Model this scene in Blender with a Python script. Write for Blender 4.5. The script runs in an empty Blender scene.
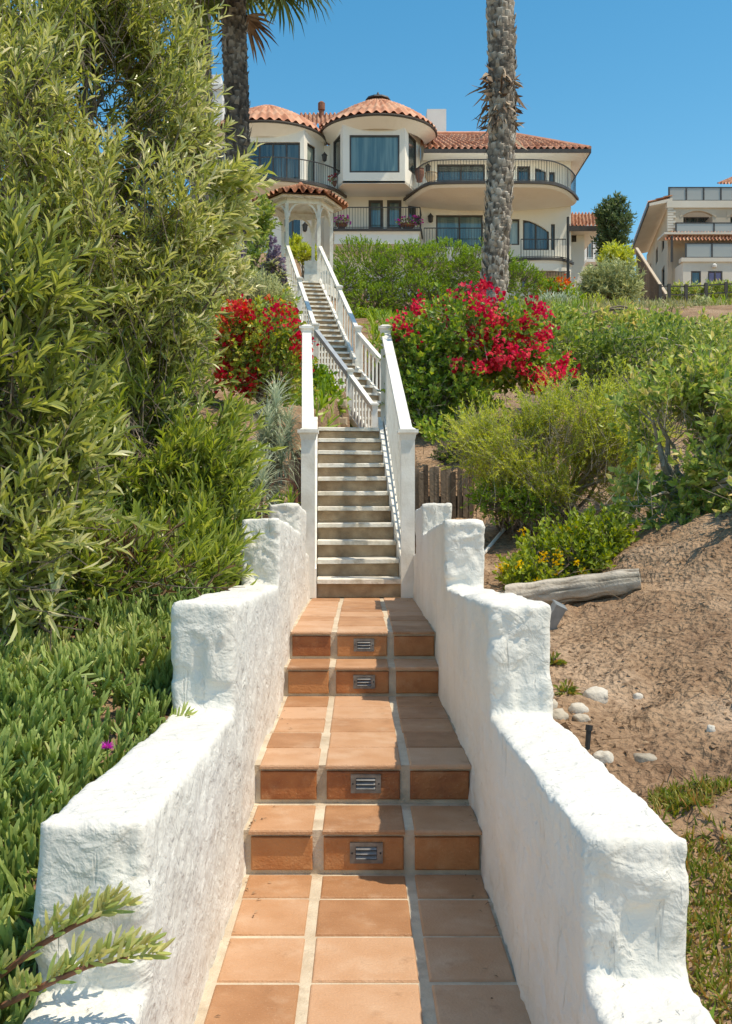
import bpy, math, random
import numpy as np
from mathutils import Vector
random.seed(7)
rng = np.random.default_rng(11)
F, CX, CY, CZ = 1060.0, 360.0, 518.0, 1.24        # focal length and vanishing point in pixels, eye height
SC = bpy.context.scene
COL = SC.collection
def W(px, py, d):
    "point at distance d seen in direction (px, py)"
    return ((px-CX)*d/F, d, CZ+(CY-py)*d/F)
def X(px, d): return (px-CX)*d/F
def Z(py, d): return CZ+(CY-py)*d/F

# ---------------------------------------------------------------- objects
def tag(o, label=None, cat=None, group=None, kind=None):
    if label: o['label'] = label
    if cat: o['category'] = cat
    if group: o['group'] = group
    if kind: o['kind'] = kind
    return o
def empty(name, loc, label=None, cat=None, group=None):
    o = bpy.data.objects.new(name, None); COL.objects.link(o)
    o.location = loc; o.empty_display_size = .1
    return tag(o, label, cat, group)
def world_off(p):
    v = Vector((0, 0, 0))
    while p is not None:
        v += p.location; p = p.parent
    return v
def link_mesh(name, me, parent=None, origin=None):
    o = bpy.data.objects.new(name, me); COL.objects.link(o)
    if parent is not None: o.parent = parent
    elif origin is not None: o.location = origin
    return o
def copy_tree(o, parent=None):
    c = o.copy(); COL.objects.link(c)
    if parent is not None: c.parent = parent
    for ch in list(o.children): copy_tree(ch, c)
    return c

class MB:
    "mesh builder: everything added ends up in ONE mesh"
    def __init__(s): s.v = []; s.f = []; s.m = []; s.a = []; s.cur = 0; s.var = 0.5; s.sm = []; s.smooth = False
    def add(s, vs, fs):
        b = len(s.v)
        s.v += [tuple(p) for p in vs]; s.a += [s.var]*len(vs)
        for f in fs:
            s.f.append(tuple(i+b for i in f)); s.m.append(s.cur); s.sm.append(s.smooth)
        return s
    def hexa(s, p):   # 0-3 bottom ring, 4-7 top ring
        return s.add(p, [(3,2,1,0),(4,5,6,7),(0,1,5,4),(1,2,6,5),(2,3,7,6),(3,0,4,7)])
    def box(s, x0, x1, y0, y1, z0, z1):
        return s.hexa([(x0,y0,z0),(x1,y0,z0),(x1,y1,z0),(x0,y1,z0),(x0,y0,z1),(x1,y0,z1),(x1,y1,z1),(x0,y1,z1)])
    def pillow(s, o, u, v, n, b):
        "slab with corner o, edges u, v, thickness n, top edge chamfered by b"
        o, u, v, n = Vector(o), Vector(u), Vector(v), Vector(n)
        uu, vv, nn = u.normalized()*b, v.normalized()*b, n.normalized()*b
        r0 = [o, o+u, o+u+v, o+v]
        r1 = [p+n-nn for p in r0]
        r2 = [o+n+uu+vv, o+u+n-uu+vv, o+u+v+n-uu-vv, o+v+n+uu-vv]
        h = .45
        r15 = [a.lerp(c, h)+nn*.35 for a, c in zip(r1, r2)]
        vs = r0+r1+r15+r2; fs = []
        for k in range(3):
            for i in range(4):
                j = (i+1) % 4
                fs.append((k*4+i, k*4+j, k*4+4+j, k*4+4+i))
        fs.append((12,13,14,15))
        return s.add(vs, fs)
    def bar(s, p, q, w, h, up=(0,0,1)):
        "rectangular bar from p to q, w wide sideways, h along up"
        p, q, up = Vector(p), Vector(q), Vector(up)
        d = (q-p).normalized(); r = d.cross(up)
        if r.length < 1e-6: r = d.cross(Vector((0,1,0)))
        r.normalize(); u = r.cross(d)
        r *= w/2; u *= h/2
        return s.hexa([p-r-u, p+r-u, q+r-u, q-r-u, p-r+u, p+r+u, q+r+u, q-r+u])
    def vbar(s, p, q, w, h):
        "sloping bar with vertical ends, sides vertical"
        p, q = Vector(p), Vector(q)
        d = q-p; r = Vector((d.y, -d.x, 0)).normalized()*w/2; u = Vector((0,0,h/2))
        return s.hexa([p-r-u, p+r-u, q+r-u, q-r-u, p-r+u, p+r+u, q+r+u, q-r+u])
    def tube(s, pts, rad, n=6, cap=True):
        pts = [Vector(p) for p in pts]
        if not hasattr(rad, '__len__'): rad = [rad]*len(pts)
        vs = []; fs = []
        a = None
        for i, p in enumerate(pts):
            t = (pts[min(i+1, len(pts)-1)]-pts[max(i-1, 0)]).normalized()
            if a is None: a = t.orthogonal().normalized()
            a = (a-t*a.dot(t)).normalized(); b = t.cross(a)
            for k in range(n):
                g = 2*math.pi*k/n
                vs.append(p+(a*math.cos(g)+b*math.sin(g))*rad[i])
        for i in range(len(pts)-1):
            for k in range(n):
                l = (k+1) % n
                fs.append((i*n+k, i*n+l, i*n+n+l, i*n+n+k))
        if cap:
            fs.append(tuple(range(n-1, -1, -1))); fs.append(tuple((len(pts)-1)*n+k for k in range(n)))
        return s.add(vs, fs)
    def lathe(s, c, prof, n=16):
        c = Vector(c); vs = []; fs = []
        for r, z in prof:
            for k in range(n):
                g = 2*math.pi*k/n; vs.append(c+Vector((r*math.cos(g), r*math.sin(g), z)))
        for i in range(len(prof)-1):
            for k in range(n):
                l = (k+1) % n; fs.append((i*n+k, i*n+l, i*n+n+l, i*n+n+k))
        fs.append(tuple(range(n-1, -1, -1))); fs.append(tuple((len(prof)-1)*n+k for k in range(n)))
        return s.add(vs, fs)
    def prism(s, poly, z0, z1):
        "polygon (x,y), counter-clockwise, extruded upward"
        n = len(poly)
        vs = [(x, y, z0) for x, y in poly]+[(x, y, z1) for x, y in poly]
        return s.add(vs, [tuple(range(n-1, -1, -1)), tuple(range(n, 2*n))]+[(i, (i+1) % n, n+(i+1) % n, n+i) for i in range(n)])
    def build(s, name, mats, parent=None, origin=None):
        if not isinstance(mats, (list, tuple)): mats = [mats]
        if parent is not None: off = world_off(parent)
        else:
            if origin is None:
                arr = np.array(s.v); origin = (float(arr[:,0].mean()), float(arr[:,1].mean()), float(arr[:,2].min()))
            off = Vector(origin)
        me = bpy.data.meshes.new(name)
        me.from_pydata([(x-off.x, y-off.y, z-off.z) for x, y, z in s.v], [], s.f)
        for m in mats: me.materials.append(m)
        me.polygons.foreach_set('material_index', s.m)
        me.polygons.foreach_set('use_smooth', s.sm)
        at = me.attributes.new('var', 'FLOAT', 'POINT'); at.data.foreach_set('value', s.a)
        me.update()
        return link_mesh(name, me, parent, None if parent is not None else origin)

def grid_mesh(name, P, mats, parent=None, origin=(0,0,0), var=None, smooth=False, matidx=None):
    "P: (nu, nv, 3) array of points"
    nu, nv, _ = P.shape
    off = np.array(world_off(parent)) if parent is not None else np.array(origin)
    V = (P.reshape(-1, 3)-off).astype(np.float32)
    i = np.arange(nu-1)[:, None]*nv+np.arange(nv-1)[None, :]
    Q = np.stack([i, i+nv, i+nv+1, i+1], -1).reshape(-1, 4)
    return raw_mesh(name, V, Q, mats, parent, origin, None if var is None else var.reshape(-1), smooth, matidx)
def raw_mesh(name, V, Q, mats, parent=None, origin=(0,0,0), var=None, smooth=False, matidx=None):
    "Q: (n, k) faces with k corners each, or a list of such arrays"
    Qs = Q if isinstance(Q, list) else [Q]
    me = bpy.data.meshes.new(name)
    me.vertices.add(len(V)); me.vertices.foreach_set('co', np.ascontiguousarray(V, np.float32).reshape(-1))
    loops = np.concatenate([q.reshape(-1) for q in Qs]).astype(np.int32)
    tot = np.concatenate([np.full(len(q), q.shape[1], np.int32) for q in Qs])
    st = np.concatenate([[0], np.cumsum(tot)[:-1]]).astype(np.int32)
    me.loops.add(len(loops)); me.loops.foreach_set('vertex_index', loops)
    me.polygons.add(len(tot)); me.polygons.foreach_set('loop_start', st)
    me.polygons.foreach_set('use_smooth', np.full(len(tot), smooth))
    for m in (mats if isinstance(mats, (list, tuple)) else [mats]): me.materials.append(m)
    if matidx is not None: me.polygons.foreach_set('material_index', matidx.astype(np.int32))
    if var is not None:
        at = me.attributes.new('var', 'FLOAT', 'POINT'); at.data.foreach_set('value', np.ascontiguousarray(var, np.float32))
    me.update(calc_edges=True); me.validate()
    return link_mesh(name, me, parent, None if parent is not None else origin)

# ---------------------------------------------------------------- noise
def _h(i, j, k, seed):
    n = (i*374761393+j*668265263+k*2147483647+seed*1274126177) & 0xffffffff
    n = ((n ^ (n >> 13))*1274126177) & 0xffffffff
    return ((n ^ (n >> 16)) & 0xffff)/65535.0
def vnoise(p, seed=0):
    p = np.asarray(p, float); f = np.floor(p).astype(np.int64); t = p-f; t = t*t*(3-2*t)
    r = 0
    for a in (0, 1):
        for b in (0, 1):
            for c in (0, 1):
                w = (t[..., 0] if a else 1-t[..., 0])*(t[..., 1] if b else 1-t[..., 1])*(t[..., 2] if c else 1-t[..., 2])
                r = r+w*_h(f[..., 0]+a, f[..., 1]+b, f[..., 2]+c, seed)
    return r*2-1
def fbm(p, oct=3, seed=0):
    p = np.asarray(p, float); r = 0; a = 1.0; s = 0
    for k in range(oct):
        r = r+a*vnoise(p*2**k, seed+k); s += a; a *= .5
    return r/s
def p3(x, y, z=0): return np.stack(np.broadcast_arrays(np.asarray(x, float), y, z), -1)

# ---------------------------------------------------------------- materials
def nodes(name):
    m = bpy.data.materials.new(name); m.use_nodes = True
    nt = m.node_tree; b = nt.nodes['Principled BSDF']
    return m, nt, b
def M(name, cols, rough=.7, scale=6, bump=0, bscale=40, metal=0, spec=.5, mode='noise', contrast=(.3, .7), trans=0, speck=None, bdist=.01, jit=0):
    """cols: colours laid over a ramp driven by noise ('noise'), by the per-piece 'var' attribute ('var') or by both ('both')"""
    m, nt, b = nodes(name); N = nt.nodes.new; L = nt.links.new
    b.inputs['Roughness'].default_value = rough; b.inputs['Metallic'].default_value = metal
    b.inputs['Specular IOR Level'].default_value = spec
    tc = N('ShaderNodeTexCoord')
    fac = None
    if mode in ('noise', 'both'):
        nz = N('ShaderNodeTexNoise'); nz.inputs['Scale'].default_value = scale; nz.inputs['Detail'].default_value = 6
        L(tc.outputs['Object'], nz.inputs['Vector']); fac = nz.outputs['Fac']
    if mode in ('var', 'both'):
        at = N('ShaderNodeAttribute'); at.attribute_name = 'var'
        if fac is None: fac = at.outputs['Fac']
        else:
            mx = N('ShaderNodeMath'); mx.operation = 'MULTIPLY_ADD'; mx.inputs[1].default_value = .55
            sb = N('ShaderNodeMath'); sb.operation = 'MULTIPLY'; sb.inputs[1].default_value = .5
            L(at.outputs['Fac'], sb.inputs[0]); L(fac, mx.inputs[0]); L(sb.outputs[0], mx.inputs[2]); fac = mx.outputs[0]
    rp = N('ShaderNodeValToRGB'); el = rp.color_ramp.elements
    a, c = contrast if mode != 'var' else (0, 1)
    n = len(cols)
    while len(el) < max(n, 2): el.new(.5)
    for i in range(max(n, 2)):
        el[i].position = a+(c-a)*i/max(n-1, 1); el[i].color = (*cols[min(i, n-1)], 1)
    L(fac, rp.inputs['Fac']); col = rp.outputs['Color']
    if speck:
        sc, c2, th = speck
        n2 = N('ShaderNodeTexNoise'); n2.inputs['Scale'].default_value = sc; n2.inputs['Detail'].default_value = 3
        L(tc.outputs['Object'], n2.inputs['Vector'])
        r2 = N('ShaderNodeValToRGB'); r2.color_ramp.elements[0].position = th; r2.color_ramp.elements[1].position = th+.08
        L(n2.outputs['Fac'], r2.inputs['Fac'])
        mx = N('ShaderNodeMixRGB'); mx.inputs[2].default_value = (*c2, 1); L(r2.outputs['Color'], mx.inputs[0]); L(col, mx.inputs[1]); col = mx.outputs[0]
    L(col, b.inputs['Base Color'])
    if bump:
        n3 = N('ShaderNodeTexNoise'); n3.inputs['Scale'].default_value = bscale; n3.inputs['Detail'].default_value = 5
        L(tc.outputs['Object'], n3.inputs['Vector'])
        bp = N('ShaderNodeBump'); bp.inputs['Strength'].default_value = bump; bp.inputs['Distance'].default_value = bdist
        L(n3.outputs['Fac'], bp.inputs['Height']); L(bp.outputs['Normal'], b.inputs['Normal'])
    if trans:
        tr = N('ShaderNodeBsdfTranslucent'); ms = N('ShaderNodeMixShader'); ms.inputs[0].default_value = trans
        hs = N('ShaderNodeHueSaturation'); hs.inputs['Hue'].default_value = .48; hs.inputs['Saturation'].default_value = 1.15; hs.inputs['Value'].default_value = 1.3
        L(col, hs.inputs['Color']); L(hs.outputs['Color'], tr.inputs['Color'])
        out = nt.nodes['Material Output']
        L(b.outputs[0], ms.inputs[1]); L(tr.outputs[0], ms.inputs[2]); L(ms.outputs[0], out.inputs['Surface'])
    return m
MT = {}
MT['grout'] = M('grout', [(.46,.37,.27),(.66,.57,.45)], .9, 9, .5, 120)
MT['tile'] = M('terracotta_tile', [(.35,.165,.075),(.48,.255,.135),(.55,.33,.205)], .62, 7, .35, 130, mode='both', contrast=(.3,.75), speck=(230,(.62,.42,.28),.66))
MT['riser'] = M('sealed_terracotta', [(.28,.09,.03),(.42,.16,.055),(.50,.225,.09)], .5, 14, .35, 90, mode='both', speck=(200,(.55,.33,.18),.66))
MT['stucco'] = M('white_stucco', [(.65,.63,.585),(.74,.72,.675)], .9, 3, .35, 60, contrast=(.25,.6), speck=(22,(.60,.55,.47),.72))
def _streaks(m):
    nt = m.node_tree; N = nt.nodes.new; L = nt.links.new; b = nt.nodes['Principled BSDF']
    tc = N('ShaderNodeTexCoord'); mp = N('ShaderNodeMapping'); mp.inputs['Scale'].default_value = (34, 34, 4.5); L(tc.outputs['Object'], mp.inputs['Vector'])
    nz = N('ShaderNodeTexNoise'); nz.inputs['Scale'].default_value = 1; nz.inputs['Detail'].default_value = 3; L(mp.outputs[0], nz.inputs['Vector'])
    rp = N('ShaderNodeValToRGB'); rp.color_ramp.elements[0].position = .66; rp.color_ramp.elements[1].position = .74; L(nz.outputs['Fac'], rp.inputs['Fac'])
    sc = N('ShaderNodeMath'); sc.operation = 'MULTIPLY'; sc.inputs[1].default_value = .24; L(rp.outputs['Color'], sc.inputs[0])
    mx = N('ShaderNodeMixRGB'); mx.inputs[2].default_value = (.45, .40, .33, 1); L(sc.outputs[0], mx.inputs[0])
    src = b.inputs['Base Color'].links[0].from_socket; L(src, mx.inputs[1]); L(mx.outputs[0], b.inputs['Base Color'])
    bp = N('ShaderNodeBump'); bp.inputs['Strength'].default_value = .6; bp.inputs['Distance'].default_value = .006; bp.invert = True
    L(rp.outputs['Color'], bp.inputs['Height']); L(b.inputs['Normal'].links[0].from_socket, bp.inputs['Normal']); L(bp.outputs[0], b.inputs['Normal'])
def _trowel(m):
    nt = m.node_tree; N = nt.nodes.new; L = nt.links.new; b = nt.nodes['Principled BSDF']
    tc = N('ShaderNodeTexCoord'); prev = b.inputs['Normal'].links[0].from_socket
    for sc, dist, dst, a, c in ((6, 1.3, .013, .45, .52), (14, .8, .008, .48, .56), (40, .4, .0035, .48, .62)):
        nz = N('ShaderNodeTexNoise'); nz.inputs['Scale'].default_value = sc; nz.inputs['Detail'].default_value = 4; nz.inputs['Distortion'].default_value = dist
        L(tc.outputs['Object'], nz.inputs['Vector'])
        rp = N('ShaderNodeValToRGB'); rp.color_ramp.elements[0].position = a; rp.color_ramp.elements[1].position = c; L(nz.outputs['Fac'], rp.inputs['Fac'])
        ad = N('ShaderNodeMath'); ad.operation = 'MULTIPLY_ADD'; ad.inputs[1].default_value = .5; L(rp.outputs['Color'], ad.inputs[0]); L(nz.outputs['Fac'], ad.inputs[2])
        bp = N('ShaderNodeBump'); bp.inputs['Strength'].default_value = .32; bp.inputs['Distance'].default_value = dst
        L(ad.outputs[0], bp.inputs['Height']); L(prev, bp.inputs['Normal']); prev = bp.outputs[0]
    L(prev, b.inputs['Normal'])
_trowel(MT['stucco'])
_streaks(MT['stucco'])
MT['white_wood'] = M('white_painted_wood', [(.66,.62,.55),(.83,.81,.76)], .6, 7, .2, 60, contrast=(.25,.55))
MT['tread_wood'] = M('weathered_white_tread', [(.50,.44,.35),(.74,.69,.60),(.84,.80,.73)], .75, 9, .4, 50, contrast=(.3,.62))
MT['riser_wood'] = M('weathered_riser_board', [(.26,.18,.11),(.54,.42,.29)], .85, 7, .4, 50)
MT['gray_rail'] = M('grey_blue_rail', [(.30,.33,.37),(.42,.45,.48)], .5, 6)
MT['house_wall'] = M('cream_stucco_wall', [(.84,.80,.72),(.89,.86,.79)], .9, .5, .3, 8, bdist=.03)
MT['house_trim'] = M('dark_bronze_trim', [(.045,.035,.03),(.08,.065,.055)], .5, 3)
MT['iron'] = M('black_iron', [(.04,.038,.038),(.085,.08,.08)], .5, 5, metal=.3)
MT['roof'] = M('clay_barrel_tile', [(.42,.16,.09),(.63,.29,.18),(.73,.43,.29)], .8, 2.5, .3, 12, mode='both', contrast=(.25,.8))
MT['gazebo_roof'] = M('weathered_clay_tile', [(.20,.08,.045),(.42,.17,.09),(.55,.28,.17)], .8, 5, .3, 20, mode='both', contrast=(.25,.8))
MT['chimney'] = M('white_chimney_stucco', [(.74,.72,.69),(.82,.8,.77)], .9, 1)
MT['nb_wall'] = M('beige_stucco_wall', [(.50,.40,.30),(.60,.50,.39)], .9, .6)
MT['nb_light'] = M('pale_beige_band', [(.62,.56,.48),(.7,.64,.56)], .9, .6)
MT['curtain'] = M('pale_curtain', [(.45,.5,.47),(.62,.66,.62)], .9, 3)
MT['metal'] = M('brushed_steel', [(.14,.135,.13),(.27,.26,.25)], .5, 30, metal=.6)
MT['dark'] = M('dark_slot', [(.012,.012,.014),(.02,.02,.022)], .6)
MT['plank'] = M('old_grey_plank', [(.07,.05,.038),(.16,.12,.09),(.25,.195,.15)], .9, 11, .6, 40, mode='both', contrast=(.25,.75))
MT['log'] = M('weathered_log_wood', [(.16,.13,.10),(.38,.33,.27),(.52,.46,.39),(.60,.54,.46)], .9, 14, .7, 60, mode='var')
MT['rock'] = M('pale_rock', [(.32,.27,.21),(.50,.44,.36),(.62,.58,.52)], .85, 18, .5, 70, mode='both', contrast=(.25,.8))
MT['block'] = M('tan_block', [(.34,.25,.16),(.5,.39,.27)], .9, 6, .5, 40, mode='both')
MT['rust'] = M('rusted_iron', [(.16,.06,.035),(.34,.14,.08)], .85, 20, .4, 60)
MT['pvc'] = M('white_pipe', [(.6,.58,.54),(.76,.74,.7)], .5, 9)
MT['greybox'] = M('grey_metal_box', [(.22,.24,.26),(.34,.36,.38)], .45, 20, metal=.4)
MT['palm_bark'] = M('palm_bark', [(.10,.08,.065),(.34,.29,.24),(.56,.51,.45)], .95, 14, .8, 35, mode='both', contrast=(.25,.8))
MT['palm_dark_bark'] = M('dark_palm_bark', [(.05,.038,.03),(.15,.12,.095),(.30,.26,.22)], .95, 14, .8, 35, mode='both', contrast=(.25,.8))
MT['husk'] = M('dry_palm_husk', [(.10,.055,.035),(.26,.17,.11),(.42,.32,.23)], .9, 6, .5, 30, mode='both')
MT['bark'] = M('shrub_bark', [(.10,.075,.055),(.24,.19,.15)], .95, 20, .6, 60)
MT['greybark'] = M('pale_twig_bark', [(.22,.19,.15),(.40,.35,.29)], .95, 20, .6, 60)
def leafmat(name, cols, rough=.45, trans=.36, spec=.4, gain=1.0): return M(name, [tuple(min(.85, c*gain) for c in q) for q in cols], rough, mode='var', trans=trans, spec=spec)
MT['lf_olive'] = leafmat('olive_willow_leaf', [(.08,.11,.03),(.25,.31,.07),(.42,.47,.14),(.60,.62,.29),(.76,.74,.48)], .34, .45, .7)
MT['lf_olive_low'] = leafmat('fresh_willow_leaf', [(.09,.13,.03),(.27,.36,.07),(.43,.50,.13),(.62,.64,.28)], .34, .45, .7)
MT['lf_ice'] = leafmat('ice_plant_leaf', [(.10,.15,.04),(.28,.38,.10),(.47,.56,.18),(.66,.64,.28)], .4, .35)
MT['lf_hedge'] = leafmat('hedge_leaf', [(.10,.19,.025),(.22,.37,.045),(.38,.52,.08)], .5, .4)
MT['lf_boug'] = leafmat('bougainvillea_leaf', [(.03,.06,.012),(.065,.12,.02),(.13,.17,.03),(.22,.2,.04)], gain=2.76)
MT['bract'] = leafmat('magenta_bract', [(.44,.008,.015),(.70,.02,.04),(.80,.09,.11)], .6, .35, .2)
MT['bract_red'] = leafmat('red_bract', [(.40,.008,.012),(.62,.015,.02),(.72,.05,.04),(.6,.2,.05)], .6, .35, .2)
MT['lf_feather'] = leafmat('feathery_yellow_green_leaf', [(.27,.32,.045),(.46,.53,.09),(.62,.66,.17)], .5, .45)
MT['lf_dark'] = leafmat('dark_shrub_leaf', [(.03,.05,.012),(.065,.10,.022),(.12,.15,.04),(.22,.21,.08)], gain=3.12)
MT['lf_toyon'] = leafmat('broad_olive_leaf', [(.035,.06,.014),(.08,.12,.028),(.14,.17,.045),(.26,.22,.09)], gain=3.12)
MT['lf_lantana'] = leafmat('lantana_leaf', [(.13,.20,.03),(.27,.36,.05),(.46,.52,.10)], .5, .4)
MT['lf_silver'] = leafmat('silver_green_leaf', [(.14,.17,.11),(.26,.30,.21),(.40,.43,.33)], .6, .2, gain=1.7)
MT['lf_grey'] = leafmat('grey_green_leaf', [(.08,.10,.045),(.17,.19,.09),(.27,.28,.15)], gain=2.28)
MT['lf_bright'] = leafmat('bright_green_leaf', [(.06,.12,.015),(.14,.24,.03),(.28,.36,.06)], gain=1.5)
MT['lf_cypress'] = leafmat('dark_conifer_leaf', [(.02,.035,.015),(.05,.075,.03),(.09,.12,.05)], gain=2.4)
MT['lf_grass'] = leafmat('dry_pale_grass', [(.14,.15,.05),(.26,.27,.11),(.38,.36,.2)], .6, gain=1.35)
MT['lf_turf'] = leafmat('low_grass', [(.07,.12,.02),(.15,.2,.03),(.26,.24,.06),(.34,.19,.07)], .6, gain=1.3)
MT['yellow'] = leafmat('yellow_petal', [(.7,.45,.01),(.85,.65,.02)], .6)
MT['orange'] = leafmat('orange_petal', [(.75,.13,.02),(.85,.3,.04)], .6)
MT['pink'] = leafmat('magenta_petal', [(.62,.03,.40),(.75,.07,.55)], .5)
MT['purple'] = leafmat('dusty_purple_flower', [(.16,.12,.20),(.32,.24,.34),(.45,.36,.42)], .7)
MT['litter'] = leafmat('dry_litter', [(.10,.055,.03),(.24,.15,.085),(.42,.3,.19)], .8, .1)
MT['deadleaf'] = leafmat('dead_brown_leaf', [(.08,.045,.02),(.19,.11,.05),(.32,.22,.12)], .8, .15)
MT['palm_leaf'] = leafmat('fan_palm_leaf', [(.05,.08,.02),(.12,.16,.04),(.22,.23,.08),(.3,.24,.12)], gain=1.3)
def glass(name, col, rough=.06):
    m, nt, b = nodes(name)
    b.inputs['Base Color'].default_value = (*col, 1); b.inputs['Roughness'].default_value = rough
    b.inputs['Specular IOR Level'].default_value = .9; b.inputs['Coat Weight'].default_value = .6; b.inputs['Coat Roughness'].default_value = .02
    return m
def curtained(name, c1, c2):
    m = glass(name, c1); nt = m.node_tree; N = nt.nodes.new; L = nt.links.new; b = nt.nodes['Principled BSDF']
    tc = N('ShaderNodeTexCoord'); mp = N('ShaderNodeMapping'); mp.inputs['Scale'].default_value = (5, 5, .35); L(tc.outputs['Object'], mp.inputs['Vector'])
    nz = N('ShaderNodeTexNoise'); nz.inputs['Scale'].default_value = .8; nz.inputs['Detail'].default_value = 3; L(mp.outputs[0], nz.inputs['Vector'])
    rp = N('ShaderNodeValToRGB'); rp.color_ramp.elements[0].position = .42; rp.color_ramp.elements[0].color = (*c1, 1); rp.color_ramp.elements[1].position = .62; rp.color_ramp.elements[1].color = (*c2, 1)
    L(nz.outputs['Fac'], rp.inputs['Fac']); L(rp.outputs['Color'], b.inputs['Base Color']); return m
MT['glass'] = curtained('dark_window_glass', (.015,.03,.035), (.09,.12,.115))
MT['glass_teal'] = curtained('teal_window_glass', (.06,.13,.14), (.16,.25,.24))
MT['glass_pale'] = curtained('pale_curtained_glass', (.2,.25,.22), (.36,.42,.36))
MT['glass_purple'] = glass('purple_door_glass', (.16,.06,.16))
MT['glass_rail'] = glass('grey_rail_glass', (.36,.35,.32), .3)
def dirt():
    m, nt, b = nodes('sandy_soil'); N = nt.nodes.new; L = nt.links.new
    b.inputs['Roughness'].default_value = .95; b.inputs['Specular IOR Level'].default_value = .15
    tc = N('ShaderNodeTexCoord')
    def noise(sc, det): 
        n = N('ShaderNodeTexNoise'); n.inputs['Scale'].default_value = sc; n.inputs['Detail'].default_value = det; L(tc.outputs['Object'], n.inputs['Vector']); return n.outputs['Fac']
    def ramp(f, cs):
        r = N('ShaderNodeValToRGB'); e = r.color_ramp.elements
        while len(e) < len(cs): e.new(.5)
        for i, (p, c) in enumerate(cs): e[i].position = p; e[i].color = (*c, 1)
        L(f, r.inputs['Fac']); return r.outputs['Color']
    a = ramp(noise(1.6, 5), [(.3, (.26,.16,.10)), (.5, (.375,.245,.155)), (.72, (.51,.365,.255))])
    c = ramp(noise(24, 6), [(.3, (.5,.45,.42)), (.52, (1,1,1)), (.75, (1.18,1.14,1.1))])
    mx = N('ShaderNodeMixRGB'); mx.blend_type = 'MULTIPLY'; mx.inputs[0].default_value = .8
    L(a, mx.inputs[1]); L(c, mx.inputs[2]); L(mx.outputs[0], b.inputs['Base Color'])
    ad = N('ShaderNodeMath'); ad.operation = 'MULTIPLY_ADD'; ad.inputs[1].default_value = .5
    vo = N('ShaderNodeTexVoronoi'); vo.inputs['Scale'].default_value = 32; L(tc.outputs['Object'], vo.inputs['Vector'])
    L(vo.outputs['Distance'], ad.inputs[0]); L(noise(45, 8), ad.inputs[2])
    bp = N('ShaderNodeBump'); bp.inputs['Strength'].default_value = 1.0; bp.inputs['Distance'].default_value = .035
    L(ad.outputs[0], bp.inputs['Height']); L(bp.outputs['Normal'], b.inputs['Normal'])
    return m
MT['dirt'] = dirt()
def _blotch(m, sc, col, lo, hi, amt, zs=1.0):
    "uneven wear and dust of its own shape"
    nt = m.node_tree; N = nt.nodes.new; L = nt.links.new; b = nt.nodes['Principled BSDF']
    tc = N('ShaderNodeTexCoord'); mp = N('ShaderNodeMapping'); mp.inputs['Scale'].default_value = (sc, sc, sc*zs); L(tc.outputs['Object'], mp.inputs['Vector'])
    nz = N('ShaderNodeTexNoise'); nz.inputs['Scale'].default_value = 1; nz.inputs['Detail'].default_value = 9; nz.inputs['Roughness'].default_value = .65; L(mp.outputs[0], nz.inputs['Vector'])
    rp = N('ShaderNodeValToRGB'); rp.color_ramp.elements[0].position = lo; rp.color_ramp.elements[1].position = hi; L(nz.outputs['Fac'], rp.inputs['Fac'])
    ml = N('ShaderNodeMath'); ml.operation = 'MULTIPLY'; ml.inputs[1].default_value = amt; L(rp.outputs['Color'], ml.inputs[0])
    mx = N('ShaderNodeMixRGB'); mx.inputs[2].default_value = (*col, 1); L(ml.outputs[0], mx.inputs[0]); L(b.inputs['Base Color'].links[0].from_socket, mx.inputs[1]); L(mx.outputs[0], b.inputs['Base Color'])
_blotch(MT['tile'], 6, (.66, .49, .36), .52, .74, .40); _blotch(MT['tile'], 11, (.26, .13, .065), .58, .74, .5); _blotch(MT['tile'], 60, (.16, .09, .05), .66, .72, .6)
_blotch(MT['riser'], 9, (.60, .38, .22), .55, .75, .4); _blotch(MT['grout'], 8, (.30, .22, .15), .52, .72, .6)
_blotch(MT['house_wall'], .5, (.62, .55, .45), .52, .75, .35, .25); _blotch(MT['stucco'], 3.5, (.55, .50, .42), .56, .78, .35)
_blotch(MT['white_wood'], 5, (.50, .44, .36), .58, .74, .45, .4); _blotch(MT['tread_wood'], 8, (.30, .24, .18), .55, .7, .5)
_blotch(MT['log'], 9, (.22, .18, .14), .55, .68, .6)

# ---------------------------------------------------------------- foliage tools
def norm(v): return v/np.maximum(np.linalg.norm(v, axis=-1, keepdims=True), 1e-9)
T_LANCE = (np.array([(0,0,0),(-.5,.32,.10),(.5,.32,.10),(0,.36,0),(-.38,.7,.05),(.38,.7,.05),(0,.72,-.03),(0,1,-.12)]),
           [np.array([(0,3,1),(0,2,3),(4,6,7),(6,5,7)]), np.array([(1,3,6,4),(3,2,5,6)])])
T_DIAM = (np.array([(0,0,0),(-.5,.45,.12),(.5,.45,.12),(0,1,-.08)]), [np.array([(0,2,1),(1,2,3)])])
T_OVAL = (np.array([(0,0,0),(-.5,.38,.12),(.5,.38,.12),(0,.42,0),(-.4,.72,.08),(.4,.72,.08),(0,1,-.1)]),
          [np.array([(0,3,1),(0,2,3)]), np.array([(1,3,6,4),(3,2,5,6)])])
T_BLADE = (np.array([(-.5,0,0),(.5,0,0),(-.4,.4,.03),(.4,.4,.03),(-.26,.75,-.04),(.26,.75,-.04),(0,1,-.16)]),
           [np.array([(0,1,3,2),(2,3,5,4)]), np.array([(4,5,6)])])
_s = math.sqrt(3)/2
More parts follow.
